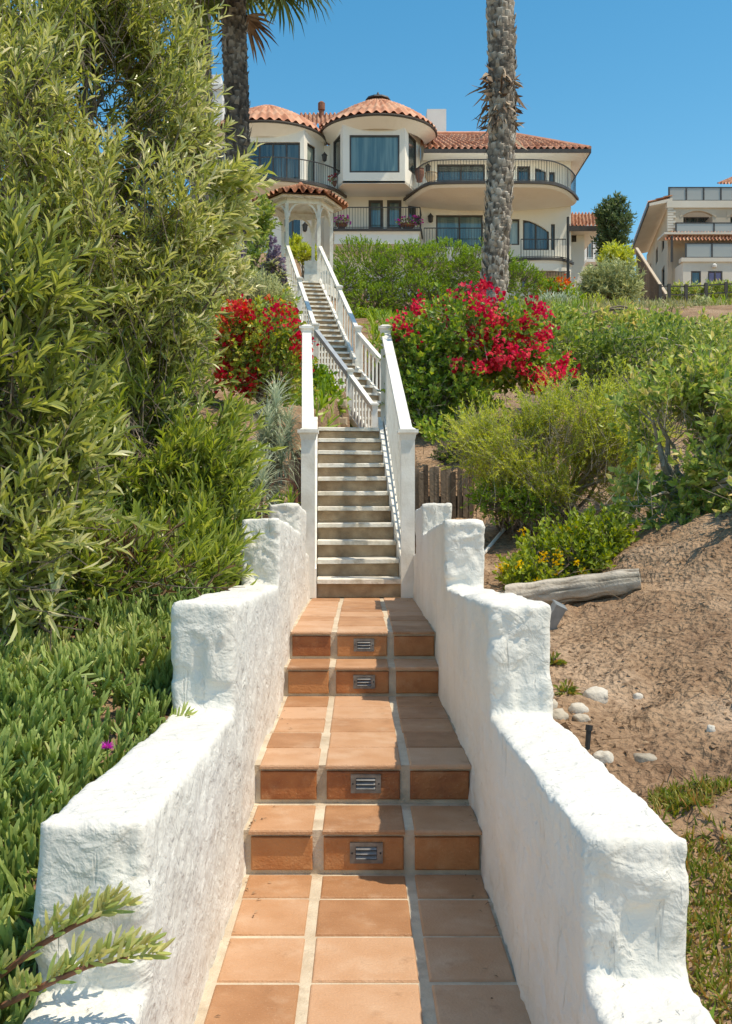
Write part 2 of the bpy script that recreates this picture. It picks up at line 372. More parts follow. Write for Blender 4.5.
T_FINGER = (np.array([(0,0,.35),(-.3,0,-.2),(.3,0,-.2), (0,.45,.62),(-.52,.45,-.32),(.52,.45,-.32), (0,.82,.55),(-.34,.82,-.12),(.34,.82,-.12), (0,1,.28)]),
            [np.array([(0,1,4,3),(1,2,5,4),(2,0,3,5),(3,4,7,6),(4,5,8,7),(5,3,6,8)]), np.array([(6,7,9),(7,8,9),(8,6,9)])])
def scatter(T, pos, d, nrm, ln, wd, th=None):
    "instances of template T: returns V, [faces], per-vertex instance index"
    tv, tf = T
    d = norm(d); r = norm(np.cross(d, nrm)); n = np.cross(r, d)
    ln = np.broadcast_to(np.asarray(ln, float), (len(pos),)); wd = np.broadcast_to(np.asarray(wd, float), (len(pos),))
    th = ln if th is None else np.broadcast_to(np.asarray(th, float), (len(pos),))
    V = (pos[:, None, :] + tv[None, :, 0, None]*(wd[:, None]*r)[:, None, :] + tv[None, :, 1, None]*(ln[:, None]*d)[:, None, :]
         + tv[None, :, 2, None]*(th[:, None]*n)[:, None, :])
    m = len(tv); base = np.arange(len(pos))[:, None, None]*m
    fs = [(base+f[None]).reshape(-1, f.shape[1]) for f in tf]
    return V.reshape(-1, 3), fs, np.repeat(np.arange(len(pos)), m)
def merge(parts):
    "parts: list of (V, [faces], var)"
    Vs = []; by = {}; va = []; o = 0
    for V, fs, a in parts:
        Vs.append(V); va.append(a)
        for f in fs: by.setdefault(f.shape[1], []).append(f+o)
        o += len(V)
    return np.concatenate(Vs), [np.concatenate(v) for v in by.values()], np.concatenate(va)
def leaves(T, pos, d, nrm, ln, wd, var, th=None):
    V, fs, idx = scatter(T, pos, d, nrm, ln, wd, th)
    return V, fs, np.asarray(var)[idx]
def rdir(n): return norm(rng.normal(size=(n, 3)))
def lobes_points(lobes, n, shell=.5, thr=-.25, nscale=1.6, seed=3):
    "points in a union of ellipsoids, denser outward, with ragged gaps; returns points and outward direction"
    C = np.array([l[0] for l in lobes], float); R = np.array([l[1] if hasattr(l[1], '__len__') else (l[1],)*3 for l in lobes], float)
    w = np.prod(R, 1)**(2/3); w /= w.sum()
    P = []; O = []; got = 0
    while got < n:
        k = rng.choice(len(lobes), size=n*2, p=w)
        u = rdir(n*2); r = shell+(1-shell)*rng.random(n*2)**.6
        r *= 1+.22*vnoise(u*2.2+k[:, None]*7.3, seed+5)
        p = C[k]+R[k]*u*r[:, None]
        keep = fbm(p*nscale, 2, seed) > thr
        P.append(p[keep]); O.append(norm(u/R[k])[keep]); got += keep.sum()
    return np.concatenate(P)[:n], np.concatenate(O)[:n]
def sprays(P, D, L, k, T, ln, wd, spread=.9, clump=None, droop=.0, t0=.15, varn=1.2, vseed=9, vbias=0.0):
    "leafy twigs starting at P in direction D with k leaves each"
    n = len(P); D = norm(D); L = np.broadcast_to(np.asarray(L, float), (n,))
    t = np.linspace(t0, 1, k)[None, :]*np.ones((n, 1)); t = np.clip(t+rng.normal(0, .03, t.shape), 0, 1)
    pos = P[:, None, :]+D[:, None, :]*(L[:, None]*t)[..., None]
    pos[..., 2] -= droop*L[:, None]*t**2
    a = D[:, None, :]
    ref = np.where(np.abs(D[:, 2:3]) > .9, np.array([[1., 0, 0]]), np.array([[0, 0, 1.]]))
    e1 = norm(np.cross(D, ref)); e2 = np.cross(D, e1)
    ph = (np.arange(k)*2.399)[None, :]+rng.random((n, 1))*6.28+rng.normal(0, .3, (n, k))
    rad = e1[:, None, :]*np.cos(ph)[..., None]+e2[:, None, :]*np.sin(ph)[..., None]
    sp = spread*(1.15-.55*t)[..., None]
    d = norm(a+rad*sp+rng.normal(0, .12, (n, k, 3)))
    nr = norm(a-d*np.sum(a*d, -1, keepdims=True)+rng.normal(0, .25, (n, k, 3)))
    N = n*k
    sz = rng.uniform(.7, 1.15, N)
    var = np.clip(.42+vbias+.35*fbm(P*varn, 2, vseed)[:, None]+.22*(t-.5)+rng.normal(0, .22, (n, k)), 0, 1).reshape(-1)
    return leaves(T, pos.reshape(-1, 3), d.reshape(-1, 3), nr.reshape(-1, 3), ln*sz, wd*sz, var)
def twig_bits(P, D, L, r, droop=0):
    "thin three-sided twigs"
    n = len(P); D = norm(D); L = np.broadcast_to(np.asarray(L, float), (n,))
    e1 = norm(np.cross(D, np.array([.31, .22, .93]))); e2 = np.cross(D, e1)
    ends = P+D*L[:, None]; ends[:, 2] -= droop*L
    V = []
    for c, rr in ((P, r), (ends, r*.4)):
        for g in (0, 2.09, 4.19): V.append(c+(e1*math.cos(g)+e2*math.sin(g))*rr)
    V = np.stack(V, 1).reshape(-1, 3)
    q = np.array([(0,1,4,3),(1,2,5,4),(2,0,3,5)]); F_ = (np.arange(n)[:, None, None]*6+q[None]).reshape(-1, 4)
    return V, [F_], np.full(len(V), .5)
def limbs(mb, base, targets, r0, r1=.006, n=6, wob=.12, split=.45):
    "branches from base to each target, sharing a rough trunk part"
    base = Vector(base)
    for t in targets:
        t = Vector(t); L = (t-base).length
        pts = []
        for i in range(6):
            u = i/5
            p = base.lerp(t, u); p.z += L*.12*math.sin(u*math.pi)
            if 0 < i < 5: p += Vector((random.gauss(0, 1), random.gauss(0, 1), random.gauss(0, .6)))*wob*L*.25
            pts.append(p)
        mb.tube(pts, [r0*(1-i/5)**1.1+r1 for i in range(6)], n)
def plant(name, label, cat, base, parts, group=None, kind=None):
    """parts: list of (part_name, material, [mesh pieces] or MB). One top-level thing."""
    r = empty(name, base, label, cat, group)
    for nm, mt, pc in parts:
        if isinstance(pc, MB): pc.build(nm, mt, r)
        else:
            V, fs, va = merge(pc)
            raw_mesh(nm, V-np.array(base), fs, mt, r, None, va)
    return r
# ================================================================ terrain
_cy = [0, 8.5, 12.1, 17.1, 20.2, 26.6, 34, 60, 90]
_cx = [0, 0, -.14, .64, -.45, -1.4, -1.5, -1.5, -1.5]
_mid = ([-4, 3.7, 4.1, 5.6, 6.0, 8.4, 8.7, 12.0, 12.3, 17, 20.2, 26.4, 30, 34, 58, 64, 90, 300],
        [-.12, -.12, .14, .16, .42, .45, .45, 1.75, 2.05, 2.05, 3.55, 6.65, 6.9, 7.4, 13.6, 14.6, 18, 26])
_rt = ([-4, 0, 2, 3, 3.8, 6, 8.5, 9.95, 10.35, 12, 17, 20, 26, 34, 58, 64, 90, 300],
       [-.3, -.3, .05, .28, .46, .70, .93, 1.22, 1.72, 2.2, 3.1, 4.0, 6.2, 7.4, 13.0, 14.2, 18, 26])
_lt = ([-4, 0, 2, 3.5, 5.3, 7.2, 8.5, 12, 17, 20, 26, 34, 58, 64, 90, 300],
       [-.1, .0, .28, .60, .84, 1.1, 1.2, 2.2, 3.2, 4.3, 6.7, 7.6, 15.6, 16.3, 19, 26])
def ground(x, y, rough=True):
    x = np.asarray(x, float); y = np.asarray(y, float)
    c = np.interp(y, _cy, _cx); u = x-c
    hw = np.interp(y, [0, 8.4, 12, 20, 27, 34], [.53, .53, .62, .75, .8, 1.5])
    m = np.interp(y, *_mid); far = np.clip((y-12)/20, 0, 1)
    R = np.interp(y, *_rt)+np.clip(u-1.0, 0, 5)*np.interp(y, [0, 2.5, 5, 7.5, 10, 20, 34], [.02, .1, .22, .22, .14, .1, 0])
    Lf = np.interp(y, *_lt)+np.clip(-u-.6, 0, 5)*np.interp(y, [0, 2, 3, 5, 7, 12, 34], [.16, .10, .05, .03, .10, .2, .05])
    s = np.clip((np.abs(u)-hw)/(.05+.5*far), 0, 1); s = s*s*(3-2*s)
    z = m*(1-s)+np.where(u > 0, R, Lf)*s
    if rough:
        near = np.clip(1-(y-3)/30, .25, 1)
        n = .045*fbm(p3(x*1.3, y*1.3), 3, 21)+.022*fbm(p3(x*7, y*7), 3, 5)*near+.016*np.maximum(fbm(p3(x*17, y*17), 2, 8), 0)*near-.035*np.clip(1-np.abs(fbm(p3(x*2.2+y*.8, y*1.1-x*.5), 2, 61))*7, 0, 1)*near*(u > 0)+.05*np.maximum(fbm(p3(x*4.5, y*4.5), 3, 62), 0)*near*(1+(u > 0))*.7
        bank = .21*np.clip(1-((x-2.35)/.85)**2-((y-6.7)/1.0)**2, 0, 1)**.7*(1+.25*fbm(p3(x*5, y*5), 2, 64))
        z = z+s*(n+bank)+s*far*.35*fbm(p3(x*.16, y*.16), 2, 44)
    return z
def hit(px, py):
    "where the sight line through a pixel meets the ground"
    for d in np.concatenate([np.arange(1.6, 14, .02), np.arange(14, 70, .1)]):
        p = W(px, py, d)
        if p[2] <= float(ground(p[0], p[1])): return p
    return W(px, py, 70)
def gz(x, y): return float(ground(x, y))
def lines(a, knots): return np.concatenate([np.arange(p, q, s) for p, q, s in knots]+[[a]])
gx = lines(110., [(-110, -20, 5), (-20, -6, .5), (-6, -2.4, .12), (-2.4, 3.4, .03), (3.4, 7, .1), (7, 20, .5), (20, 110, 5)])
gy = lines(300., [(-4, 1, .25), (1, 9.5, .03), (9.5, 20, .12), (20, 40, .4), (40, 70, 1), (70, 300, 10)])
Xg, Yg = np.meshgrid(gx, gy, indexing='ij')
tag(grid_mesh('ground', np.stack([Xg, Yg, ground(Xg, Yg)], -1), MT['dirt'], None, (0, 0, 0), smooth=True), kind='structure')

# ================================================================ tiled path
ZL = [0, .154, .30, .454, .604]          # landing, step, landing, step, landing
DY = [3.70, 4.05, 5.62, 5.96]            # front edges of the steps
DE = 8.46
mb = MB(); mb.cur = 0
g = .007
ys = [-.6]+DY+[DE+.1]
for i in range(5):
    y1 = ys[i+1]+(.05 if i < 4 else 0)
    mb.box(-.45, .46, ys[i]+(.012 if i else 0), y1, (ZL[i-1]-.06 if i else -.2), ZL[i]-g)
cols_ = [(-.385, -.162), (-.131, .157), (.188, .422)]
def trow(y0, y1, z):
    for a, b in cols_:
        mb.var = random.random(); mb.cur = 1
        j = [random.uniform(-.003, .003) for _ in range(4)]
        mb.pillow((a+j[0], y0+j[1], z-.016), (b-a+j[2], 0, 0), (0, y1-y0+j[3], 0), (0, 0, .016+random.uniform(-.0015, .0015)), .007)
def rows(y0, y1, z, edge, first=None):
    y = y0; k = 0
    while y < y1-.05:
        L = first if (k == 0 and first) else .292
        trow(y, min(y+L, y1), z); y += L+.022; k += 1
yy = 3.70-.012
trow(yy-.215, yy, 0); yy -= .237
while yy > -.5: trow(yy-.292, yy, 0); yy -= .314
for i in range(4):
    z = ZL[i+1]; y0 = DY[i]
    y1 = DY[i+1]-.01 if i in (0, 2) else (DY[2]-.01 if i == 1 else DE)
    rows(y0-.012, y1, z, True, .325 if i in (0, 2) else .30)
    zb = ZL[i]+.009; zt = z-.028
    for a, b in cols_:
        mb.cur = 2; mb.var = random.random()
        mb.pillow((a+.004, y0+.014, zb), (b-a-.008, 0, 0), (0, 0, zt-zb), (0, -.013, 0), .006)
path = mb.build('tiled_path', [MT['grout'], MT['tile'], MT['riser']], None, (0, 3, 0))
tag(path, kind='structure')

# step lights
def step_light(y, z):
    r = empty('step_light', (.022, y, z), None, 'step light', 'louvred lights in the tiled risers')
    m = MB(); w, h = .115, .072
    for a in ((-w/2, w/2, h/2-.013, h/2), (-w/2, w/2, -h/2, -h/2+.013), (-w/2, -w/2+.02, -h/2+.013, h/2-.013), (w/2-.02, w/2, -h/2+.013, h/2-.013)):
        m.box(.022+a[0], .022+a[1], y-.010, y, z+a[2], z+a[3])
    m.build('face_plate', MT['metal'], r)
    m = MB(); m.box(.022-w/2+.02, .022+w/2-.02, y-.002, y+.004, z-h/2+.013, z+h/2-.013); m.build('lens', MT['dark'], r)
    for k in range(3):
        m = MB(); zz = z-.017+k*.016
        m.hexa([(.022-.036, y-.004, zz+.004), (.022+.036, y-.004, zz+.004), (.022+.036, y-.001, zz+.004), (.022-.036, y-.001, zz+.004),
                (.022-.036, y-.013, zz-.003), (.022+.036, y-.013, zz-.003), (.022+.036, y-.004, zz+.009), (.022-.036, y-.004, zz+.009)])
        m.build('louvre', MT['metal'], r)
    for sx in (-1, 1):
        m = MB(); m.tube([(.022+sx*(w/2-.008), y-.0125, z), (.022+sx*(w/2-.008), y-.0095, z)], .0035, 8); m.build('screw', MT['dark'], r)
    return r
names = ['silver louvred step light in the lowest riser nearest the camera', 'silver louvred step light in the second riser up',
         'silver louvred step light in the third riser, just above the middle landing', 'silver louvred step light in the highest tiled riser before the wooden stairs']
sl = step_light(DY[0]+.003, .072)
for i in range(4):
    o = sl if i == 0 else copy_tree(sl)
    o.location = (.022, DY[i]+.003, ZL[i]+.072); o['label'] = names[i]

# ================================================================ stucco parapet walls
def parapet(side, label):
    s = side
    m = MB()
    xi, xo = (.425, .627) if s > 0 else (.405, .607)
    def seg(y0, y1, zt0, zt1, zb=-.25):
        a, b = s*xi, s*xo
        if s < 0: a, b = b, a
        m.hexa([(a,y0,zb),(b,y0,zb),(b,y1,zb),(a,y1,zb),(a,y0,zt0),(b,y0,zt0),(b,y1,zt1),(a,y1,zt1)])
    segs = [(-.6, 2.3, .37, .36), (2.02, 3.7, .635, .585), (3.48, 5.5, .955, .885), (5.33, 7.4, 1.235, 1.12), (7.25, 8.05, 1.34, 1.30)]
    if s < 0: segs = [(-.6, 2.3, .35, .34), (2.0, 3.7, .665, .60), (3.43, 5.5, .965, .895), (5.38, 7.4, 1.24, 1.13), (7.1, 8.0, 1.325, 1.29)]
    for sg in segs: seg(*sg)
    seg(7.9, 8.42, 1.0, .95)
    o = m.build('parapet_wall', MT['stucco'], None, (0, 0, 0))
    md = o.modifiers.new('r', 'REMESH'); md.mode = 'VOXEL'; md.voxel_size = .0125
    ms = o.modifiers.new('s', 'SMOOTH'); ms.factor = .5; ms.iterations = 10
    dg = bpy.context.evaluated_depsgraph_get()
    me = bpy.data.meshes.new_from_object(o.evaluated_get(dg)); o.modifiers.clear(); o.data = me
    n = len(me.vertices); V = np.zeros(n*3, np.float32); me.vertices.foreach_get('co', V); V = V.reshape(-1, 3)
    N = np.zeros(n*3, np.float32); me.vertices.foreach_get('normal', N); N = N.reshape(-1, 3)
    w = fbm(V*2.2, 2, 31)*.013+fbm(V*6.5, 2, 33)*.005
    # trowelled patches with ragged lips on the ends, softer on the faces
    e = np.clip(-N[:, 1], 0, 1)
    q = V+.06*np.stack([fbm(V*5, 2, 71), fbm(V*5, 2, 72), fbm(V*5, 2, 73)], -1)
    patch = fbm(q*p3(6, 6, 5), 3, 12); lip = np.clip((patch-.0)*9, 0, 1)
    lip2 = np.clip((fbm(q*p3(11, 11, 16), 2, 15)-.16)*7, 0, 1)
    rdg = np.clip(1-np.abs(fbm(q*p3(7, 7, 8), 2, 91))*9, 0, 1)**2+.7*np.clip(1-np.abs(fbm(q*p3(13, 13, 17), 2, 95))*9, 0, 1)**2
    gr = fbm(V*40, 2, 17)
    d = w+lip*(.004+.008*e)+lip2*(.0025+.0055*e)+gr*.0013
    d += rdg*(.0022+.007*e)*np.clip(.5+fbm(V*4, 2, 97)*2, 0, 1.3)
    V = V+N*d[:, None]
    me.vertices.foreach_set('co', V.reshape(-1).astype(np.float32)); me.materials.clear(); me.materials.append(MT['stucco'])
    me.polygons.foreach_set('use_smooth', np.ones(len(me.polygons), bool)); me.update()
    return tag(o, label, 'wall')
parapet(1, 'white stucco stepped parapet wall beside the bare sandy slope')
parapet(-1, 'white stucco stepped parapet wall beside the ice plant and tall shrubs')

# ================================================================ wooden stairs
def post(root, p, h, w, cap=True, name='newel_post', mt='white_wood'):
    m = MB(); x, y, z = p
    m.box(x-w/2, x+w/2, y-w/2, y+w/2, z, z+h)
    o = m.build(name, MT[mt], root)
    if cap:
        c = MB(); a = w/2+.014; b = w/2+.028
        c.hexa([(x-w/2-.003,y-w/2-.003,z+h-.05),(x+w/2+.003,y-w/2-.003,z+h-.05),(x+w/2+.003,y+w/2+.003,z+h-.05),(x-w/2-.003,y+w/2+.003,z+h-.05),
                (x-a,y-a,z+h+.001),(x+a,y-a,z+h+.001),(x+a,y+a,z+h+.001),(x-a,y+a,z+h+.001)])
        c.box(x-b, x+b, y-b, y+b, z+h+.001, z+h+.028)
        c.hexa([(x-a,y-a,z+h+.028),(x+a,y-a,z+h+.028),(x+a,y+a,z+h+.028),(x-a,y+a,z+h+.028),
                (x-a*.5,y-a*.5,z+h+.05),(x+a*.5,y-a*.5,z+h+.05),(x+a*.5,y+a*.5,z+h+.05),(x-a*.5,y+a*.5,z+h+.05)])
        c.build('post_cap', MT[mt], o)
    return o
def rail(root, p, q, hp, hq, base_gap=.10, nb=8, rw=.09, mt='white_wood', top=.05):
    "p, q: foot points of the rail line (x,y,z); hp,hq: heights of its top"
    p, q = Vector(p), Vector(q)
    a = p+Vector((0,0,hp-top/2)); b = q+Vector((0,0,hq-top/2))
    MB().vbar(a, b, rw, top).build('handrail', MT[mt], root)
    a2 = p+Vector((0,0,base_gap)); b2 = q+Vector((0,0,base_gap))
    MB().vbar(a2, b2, .045, .07).build('bottom_rail', MT[mt], root)
    MB().vbar(a-Vector((0,0,top/2+.035)), b-Vector((0,0,top/2+.035)), .035, .068).build('under_rail', MT[mt], root)
    d = (q-p); d.z = 0; d.normalize(); r = Vector((d.y, -d.x, 0))*.015; e = d*.015
    for k in range(nb):
        u = (k+1)/(nb+1); lo = a2.lerp(b2, u)+Vector((0,0,.03)); hi = a.lerp(b, u)-Vector((0,0,top/2+.05))
        c = MB(); 
        c.hexa([lo-r-e, lo+r-e, lo+r+e, lo-r+e, hi-r-e, hi+r-e, hi+r+e, hi-r+e]); c.build('baluster', MT['white_wood'], root)
def flight(label, S, E, n, width, name='wooden_staircase', thick=.04, over=.05):
    S, E = Vector(S), Vector(E)
    d = E-S; rise = d.z/n; d.z = 0; L = d.length; t = L/n; d.normalize(); r = Vector((d.y, -d.x, 0))
    root = empty(name, S, label, 'staircase')
    for k in range(n):
        z = S.z+rise*(k+1); c = S+d*(t*k); c.z = z
        a = c-d*over; b = c+d*(t+.02); h = r*(width/2-.012)
        w1 = Vector((0, 0, random.uniform(-.004, .004))); w2 = Vector((0, 0, random.uniform(-.004, .004)))
        dn = Vector((0,0,-thick))
        m = MB()
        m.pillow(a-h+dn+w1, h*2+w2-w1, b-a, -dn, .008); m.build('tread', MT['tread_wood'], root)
        m = MB(); f = c+d*.004
        m.hexa([f-h+Vector((0,0,-rise-.0)), f+h+Vector((0,0,-rise)), f+h+d*.022+Vector((0,0,-rise)), f-h+d*.022+Vector((0,0,-rise)),
                f-h+Vector((0,0,-thick-.002)), f+h+Vector((0,0,-thick-.002)), f+h+d*.022+Vector((0,0,-thick-.002)), f-h+d*.022+Vector((0,0,-thick-.002))])
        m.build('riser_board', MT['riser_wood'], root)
    for s in (-1, 1):
        o = r*(s*(width/2+.016)); a = S+o-d*.05+Vector((0,0,rise*.55)); b = S+o+d*L+Vector((0,0,d.z+rise*n+.0))
        MB().vbar(a, b+Vector((0,0,rise*.0)), .045, .30).build('stringer', MT['white_wood'], root)
    return root, d, r
# lower flight
S1, E1 = (-.005, 8.50, .604), (-.14, 12.1, 2.243)
f1, d1, r1 = flight('lower weathered white wooden stairs rising from the tiled landing', S1, E1, 11, .70)
pl0, pl1 = Vector((X(308.5, 8.5), 8.46, .604)), Vector((X(307, 12.1), 12.05, 2.243))
pr0, pr1 = Vector((X(407.5, 8.5), 8.46, .604)), Vector((X(385.5, 12.1), 12.05, 2.243))
for p, h in ((pl0, 1.31), (pr0, 1.31), (pl1, 1.14), (pr1, 1.14)): post(f1, p, h, .108)
rail(f1, pl0+Vector((0,0,.10)), pl1+Vector((0,0,.02)), 1.20, 1.10, .12, 20, rw=.10)
rail(f1, pr0+Vector((0,0,.10)), pr1+Vector((0,0,.02)), 1.20, 1.10, .12, 20, rw=.10)
# short walkway between the flights
wk = empty('wooden_walkway', (-.14, 12.12, 2.0), 'flat weathered boardwalk joining the lower stairs to the middle stairs', 'walkway')
m = MB()
for k in range(36):
    u = k/36; c = Vector((-.14, 12.13, 2.243)).lerp(Vector((.66, 17.05, 2.243)), u)
    m.box(c.x-.5, c.x+.5, c.y, c.y+.125, 2.205, 2.243)
m.build('deck_boards', MT['tread_wood'], wk)
m = MB(); m.bar((-.5, 12.13, 2.15), (.3, 17.0, 2.15), .05, .1); m.bar((.2, 12.13, 2.15), (1.0, 17.0, 2.15), .05, .1); m.build('joist', MT['riser_wood'], wk)
# middle flight
S2, E2 = (.64, 17.15, 2.243), (-.43, 20.15, 4.01)
f2, d2, r2 = flight('middle wooden stairs slanting left behind the white balusters', S2, E2, 10, .74)
L0, L1 = Vector((.24, 17.0, 2.243)), Vector((-.83, 20.0, 4.01))
R0, R1 = Vector((1.04, 17.29, 2.243)), Vector((-.03, 20.29, 4.01))
Lm = L0.lerp(L1, .38)
post(f2, L0, .80, .085); post(f2, Lm, .84, .085); post(f2, L1, .86, .085); post(f2, R0, .82, .085); post(f2, R1, .86, .10)
rail(f2, L0, Lm, .78, .80, .08, 7, .08); rail(f2, Lm, L1, .80, .80, .08, 10, .08, 'gray_rail'); rail(f2, R0, R1, .80, .80, .08, 15, .08)
# upper flight
S3, E3 = (-.45, 20.22, 4.01), (-1.4, 26.6, 7.1)
f3, d3, r3 = flight('upper narrow wooden stairs climbing to the white gazebo', S3, E3, 18, .72)
L2, R2 = Vector((-1.81, 26.5, 7.1)), Vector((-1.0, 26.62, 7.1))
Lb, Rb = L1.lerp(L2, .5), R1.lerp(R2, .42)
for p in (Lb, Rb): post(f3, p, .92, .09)
rail(f3, L1, Lb, .82, .88, .12, 6, .08); rail(f3, Lb, L2, .88, .97, .12, 6, .08)
rail(f3, R1, Rb, .82, .88, .12, 6, .08); rail(f3, Rb, R2, .88, .97, .12, 6, .08)

# ================================================================ gazebo
gb = empty('garden_gazebo', (-1.49, 27.25, 7.0), 'white six-posted garden gazebo with clay tiled roof at the stair top', 'gazebo')
gc = Vector((-1.53, 27.25, 0)); ax = Vector((d3.x, d3.y, 0)); rx = Vector((ax.y, -ax.x, 0)); hs = .80
def hexp(R, z, k): 
    g_ = math.radians(60*k-120)
    p = gc+rx*(R*math.cos(g_))+ax*(R*math.sin(g_)); return Vector((p.x, p.y, z))
m = MB(); m.prism([tuple(hexp(1.05, 0, k)[:2]) for k in range(6)], 6.86, 7.1); m.build('deck', MT['tread_wood'], gb)
zt = 9.18
for k in range(6):
    p = hexp(hs, 7.1, k); m = MB(); m.box(p.x-.042, p.x+.042, p.y-.042, p.y+.042, 7.1, zt-.02); po = m.build('post', MT['white_wood'], gb)
    m = MB()
    for q in (hexp(hs, zt, k+1), hexp(hs, zt, k-1)):
        b = Vector((p.x, p.y, zt)); dr = (q-b).normalized()
        pts = [b+dr*(.05+.23*math.sin(u*math.pi/2)*u)+Vector((0, 0, -.40+.33*math.sin(u*math.pi/2))) for u in np.linspace(0, 1, 6)]
        for a, b2 in zip(pts[:-1], pts[1:]): m.bar(a, b2, .035, .045)
    m.build('bracket', MT['white_wood'], po)
m = MB()
for k in range(6): m.bar(hexp(hs+.02, zt, k), hexp(hs+.02, zt, k+1), .07, .14)
m.build('ring_beam', MT['white_wood'], gb)
m = MB()
for k in range(6):
    a, b, c = hexp(1.06, 9.245, k), hexp(1.06, 9.245, k+1), Vector((gc.x, gc.y, 9.64))
    m.add([a, b, c], [(0, 1, 2)]); m.bar(hexp(1.04, 9.24, k), c-Vector((0,0,.03)), .05, .08)
    m.bar(a, b, .03, .06)
m.build('ceiling', MT['white_wood'], gb)
def tile_plane(A, B, Cc, D, nu, nv, amp=.05, lap=.03):
    "A->B eave, D->C ridge: barrel tile surface"
    A, B, Cc, D = [np.array(v, float) for v in (A, B, Cc, D)]
    nn = np.cross(B-A, D-A); nn /= np.linalg.norm(nn); su = 8
    U = np.linspace(0, 1, nu*su+1); Vv = np.sort(np.concatenate([np.arange(nv)/nv+1e-4, (np.arange(nv)+1)/nv-1e-4]))
    u, v = np.meshgrid(U, Vv, indexing='ij')
    Pp = (A*(1-u[..., None])+B*u[..., None])*(1-v[..., None])+(D*(1-u[..., None])+Cc*u[..., None])*v[..., None]
    ph = (u*nu) % 1
    hgt = amp*np.where(ph < .62, np.sin(np.pi*np.clip(ph/.62, 0, 1)), -.45*np.sin(np.pi*np.clip((ph-.62)/.38, 0, 1)))
    fr = (v*nv) % 1
    Pp = Pp+nn*(hgt+lap*(1-fr))[..., None]
    ids = (np.floor(u*nu*.999)*131+np.floor(v*nv*.9999)*71).astype(np.int64)
    return Pp, _h(ids, ids*3, ids*0, 5)
parts = []
for k in range(6):
    A, B = hexp(1.23, 9.27, k), hexp(1.23, 9.27, k+1); T = Vector((gc.x, gc.y, 9.74))
    Pp, va = tile_plane(A, B, T.lerp(B, .04), T.lerp(A, .04), 6, 5, .075, .04)
    nu, nv, _ = Pp.shape; i = np.arange(nu-1)[:, None]*nv+np.arange(nv-1)[None, :]
    parts.append((Pp.reshape(-1, 3), [np.stack([i, i+nv, i+nv+1, i+1], -1).reshape(-1, 4)], va.reshape(-1)))
    Aa, Bb = np.array(A), np.array(B)
V, fs, va = merge(parts); rf = raw_mesh('roof', V-np.array(gb.location), fs, MT['gazebo_roof'], gb, None, va, smooth=True)
m = MB()
for k in range(6):
    A, B = hexp(1.22, 9.265, k), hexp(1.22, 9.265, k+1); T = Vector((gc.x, gc.y, 9.72))
    m.add([A, B, T], [(0, 1, 2)])
    m.tube([A+Vector((0,0,.05)), T+Vector((0,0,.05))], .06, 6)
m.lathe((gc.x, gc.y, 9.73), [(.12, 0), (.1, .07), (.03, .14)], 8)
m.build('ridge_cap', MT['gazebo_roof'], rf)
m = MB()
for k in (2, 4):
    a, b = hexp(hs, 7.1, k), hexp(hs, 7.1, k+1); dr = (b-a).normalized()
    if k == 3: continue
    m.bar(a+dr*.06+Vector((0,0,.28)), b-dr*.06+Vector((0,0,.28)), .04, .56)
m.build('low_panel', MT['white_wood'], gb)
m = MB(); p = hexp(.55, 7.1, 2.5); m.box(p.x-.35, p.x+.35, p.y-.15, p.y+.2, 7.1, 7.55); m.box(p.x-.36, p.x+.36, p.y+.2, p.y+.25, 7.1, 7.98); m.build('bench_panel', MT['white_wood'], gb)
# ================================================================ house on the hill
HB = (2.0, 66.0, 15.0)
house = empty('hillside_house', HB, 'large cream hillside house with round clay tiled roofs and curved iron balconies', 'house')
def facade(mb, P, Q, z0, z1, th, holes):
    "wall between plan points P and Q (left to right seen from outside), holes = (u0,u1,z0,z1) with u in metres from P"
    P, Q = Vector((*P, 0)), Vector((*Q, 0)); L = (Q-P).length; d = (Q-P)/L; n = Vector((d.y, -d.x, 0))   # n faces outward
    us = sorted({0, L, *[h[0] for h in holes], *[h[1] for h in holes]}); zs = sorted({z0, z1, *[h[2] for h in holes], *[h[3] for h in holes]})
    for a, b in zip(us[:-1], us[1:]):
        run = None
        for c, e in zip(zs[:-1], zs[1:]):
            um, zm = (a+b)/2, (c+e)/2
            solid = not any(h[0] < um < h[1] and h[2] < zm < h[3] for h in holes)
            if solid: run = (run[0], e) if run else (c, e)
            if (not solid or e == zs[-1]) and run:
                p, q = P+d*a, P+d*b; lo, hi = Vector((0,0,run[0])), Vector((0,0,run[1])); k = n*-th
                mb.hexa([p+lo, q+lo, q+k+lo, p+k+lo, p+hi, q+hi, q+k+hi, p+k+hi]); run = None
    return P, d, n
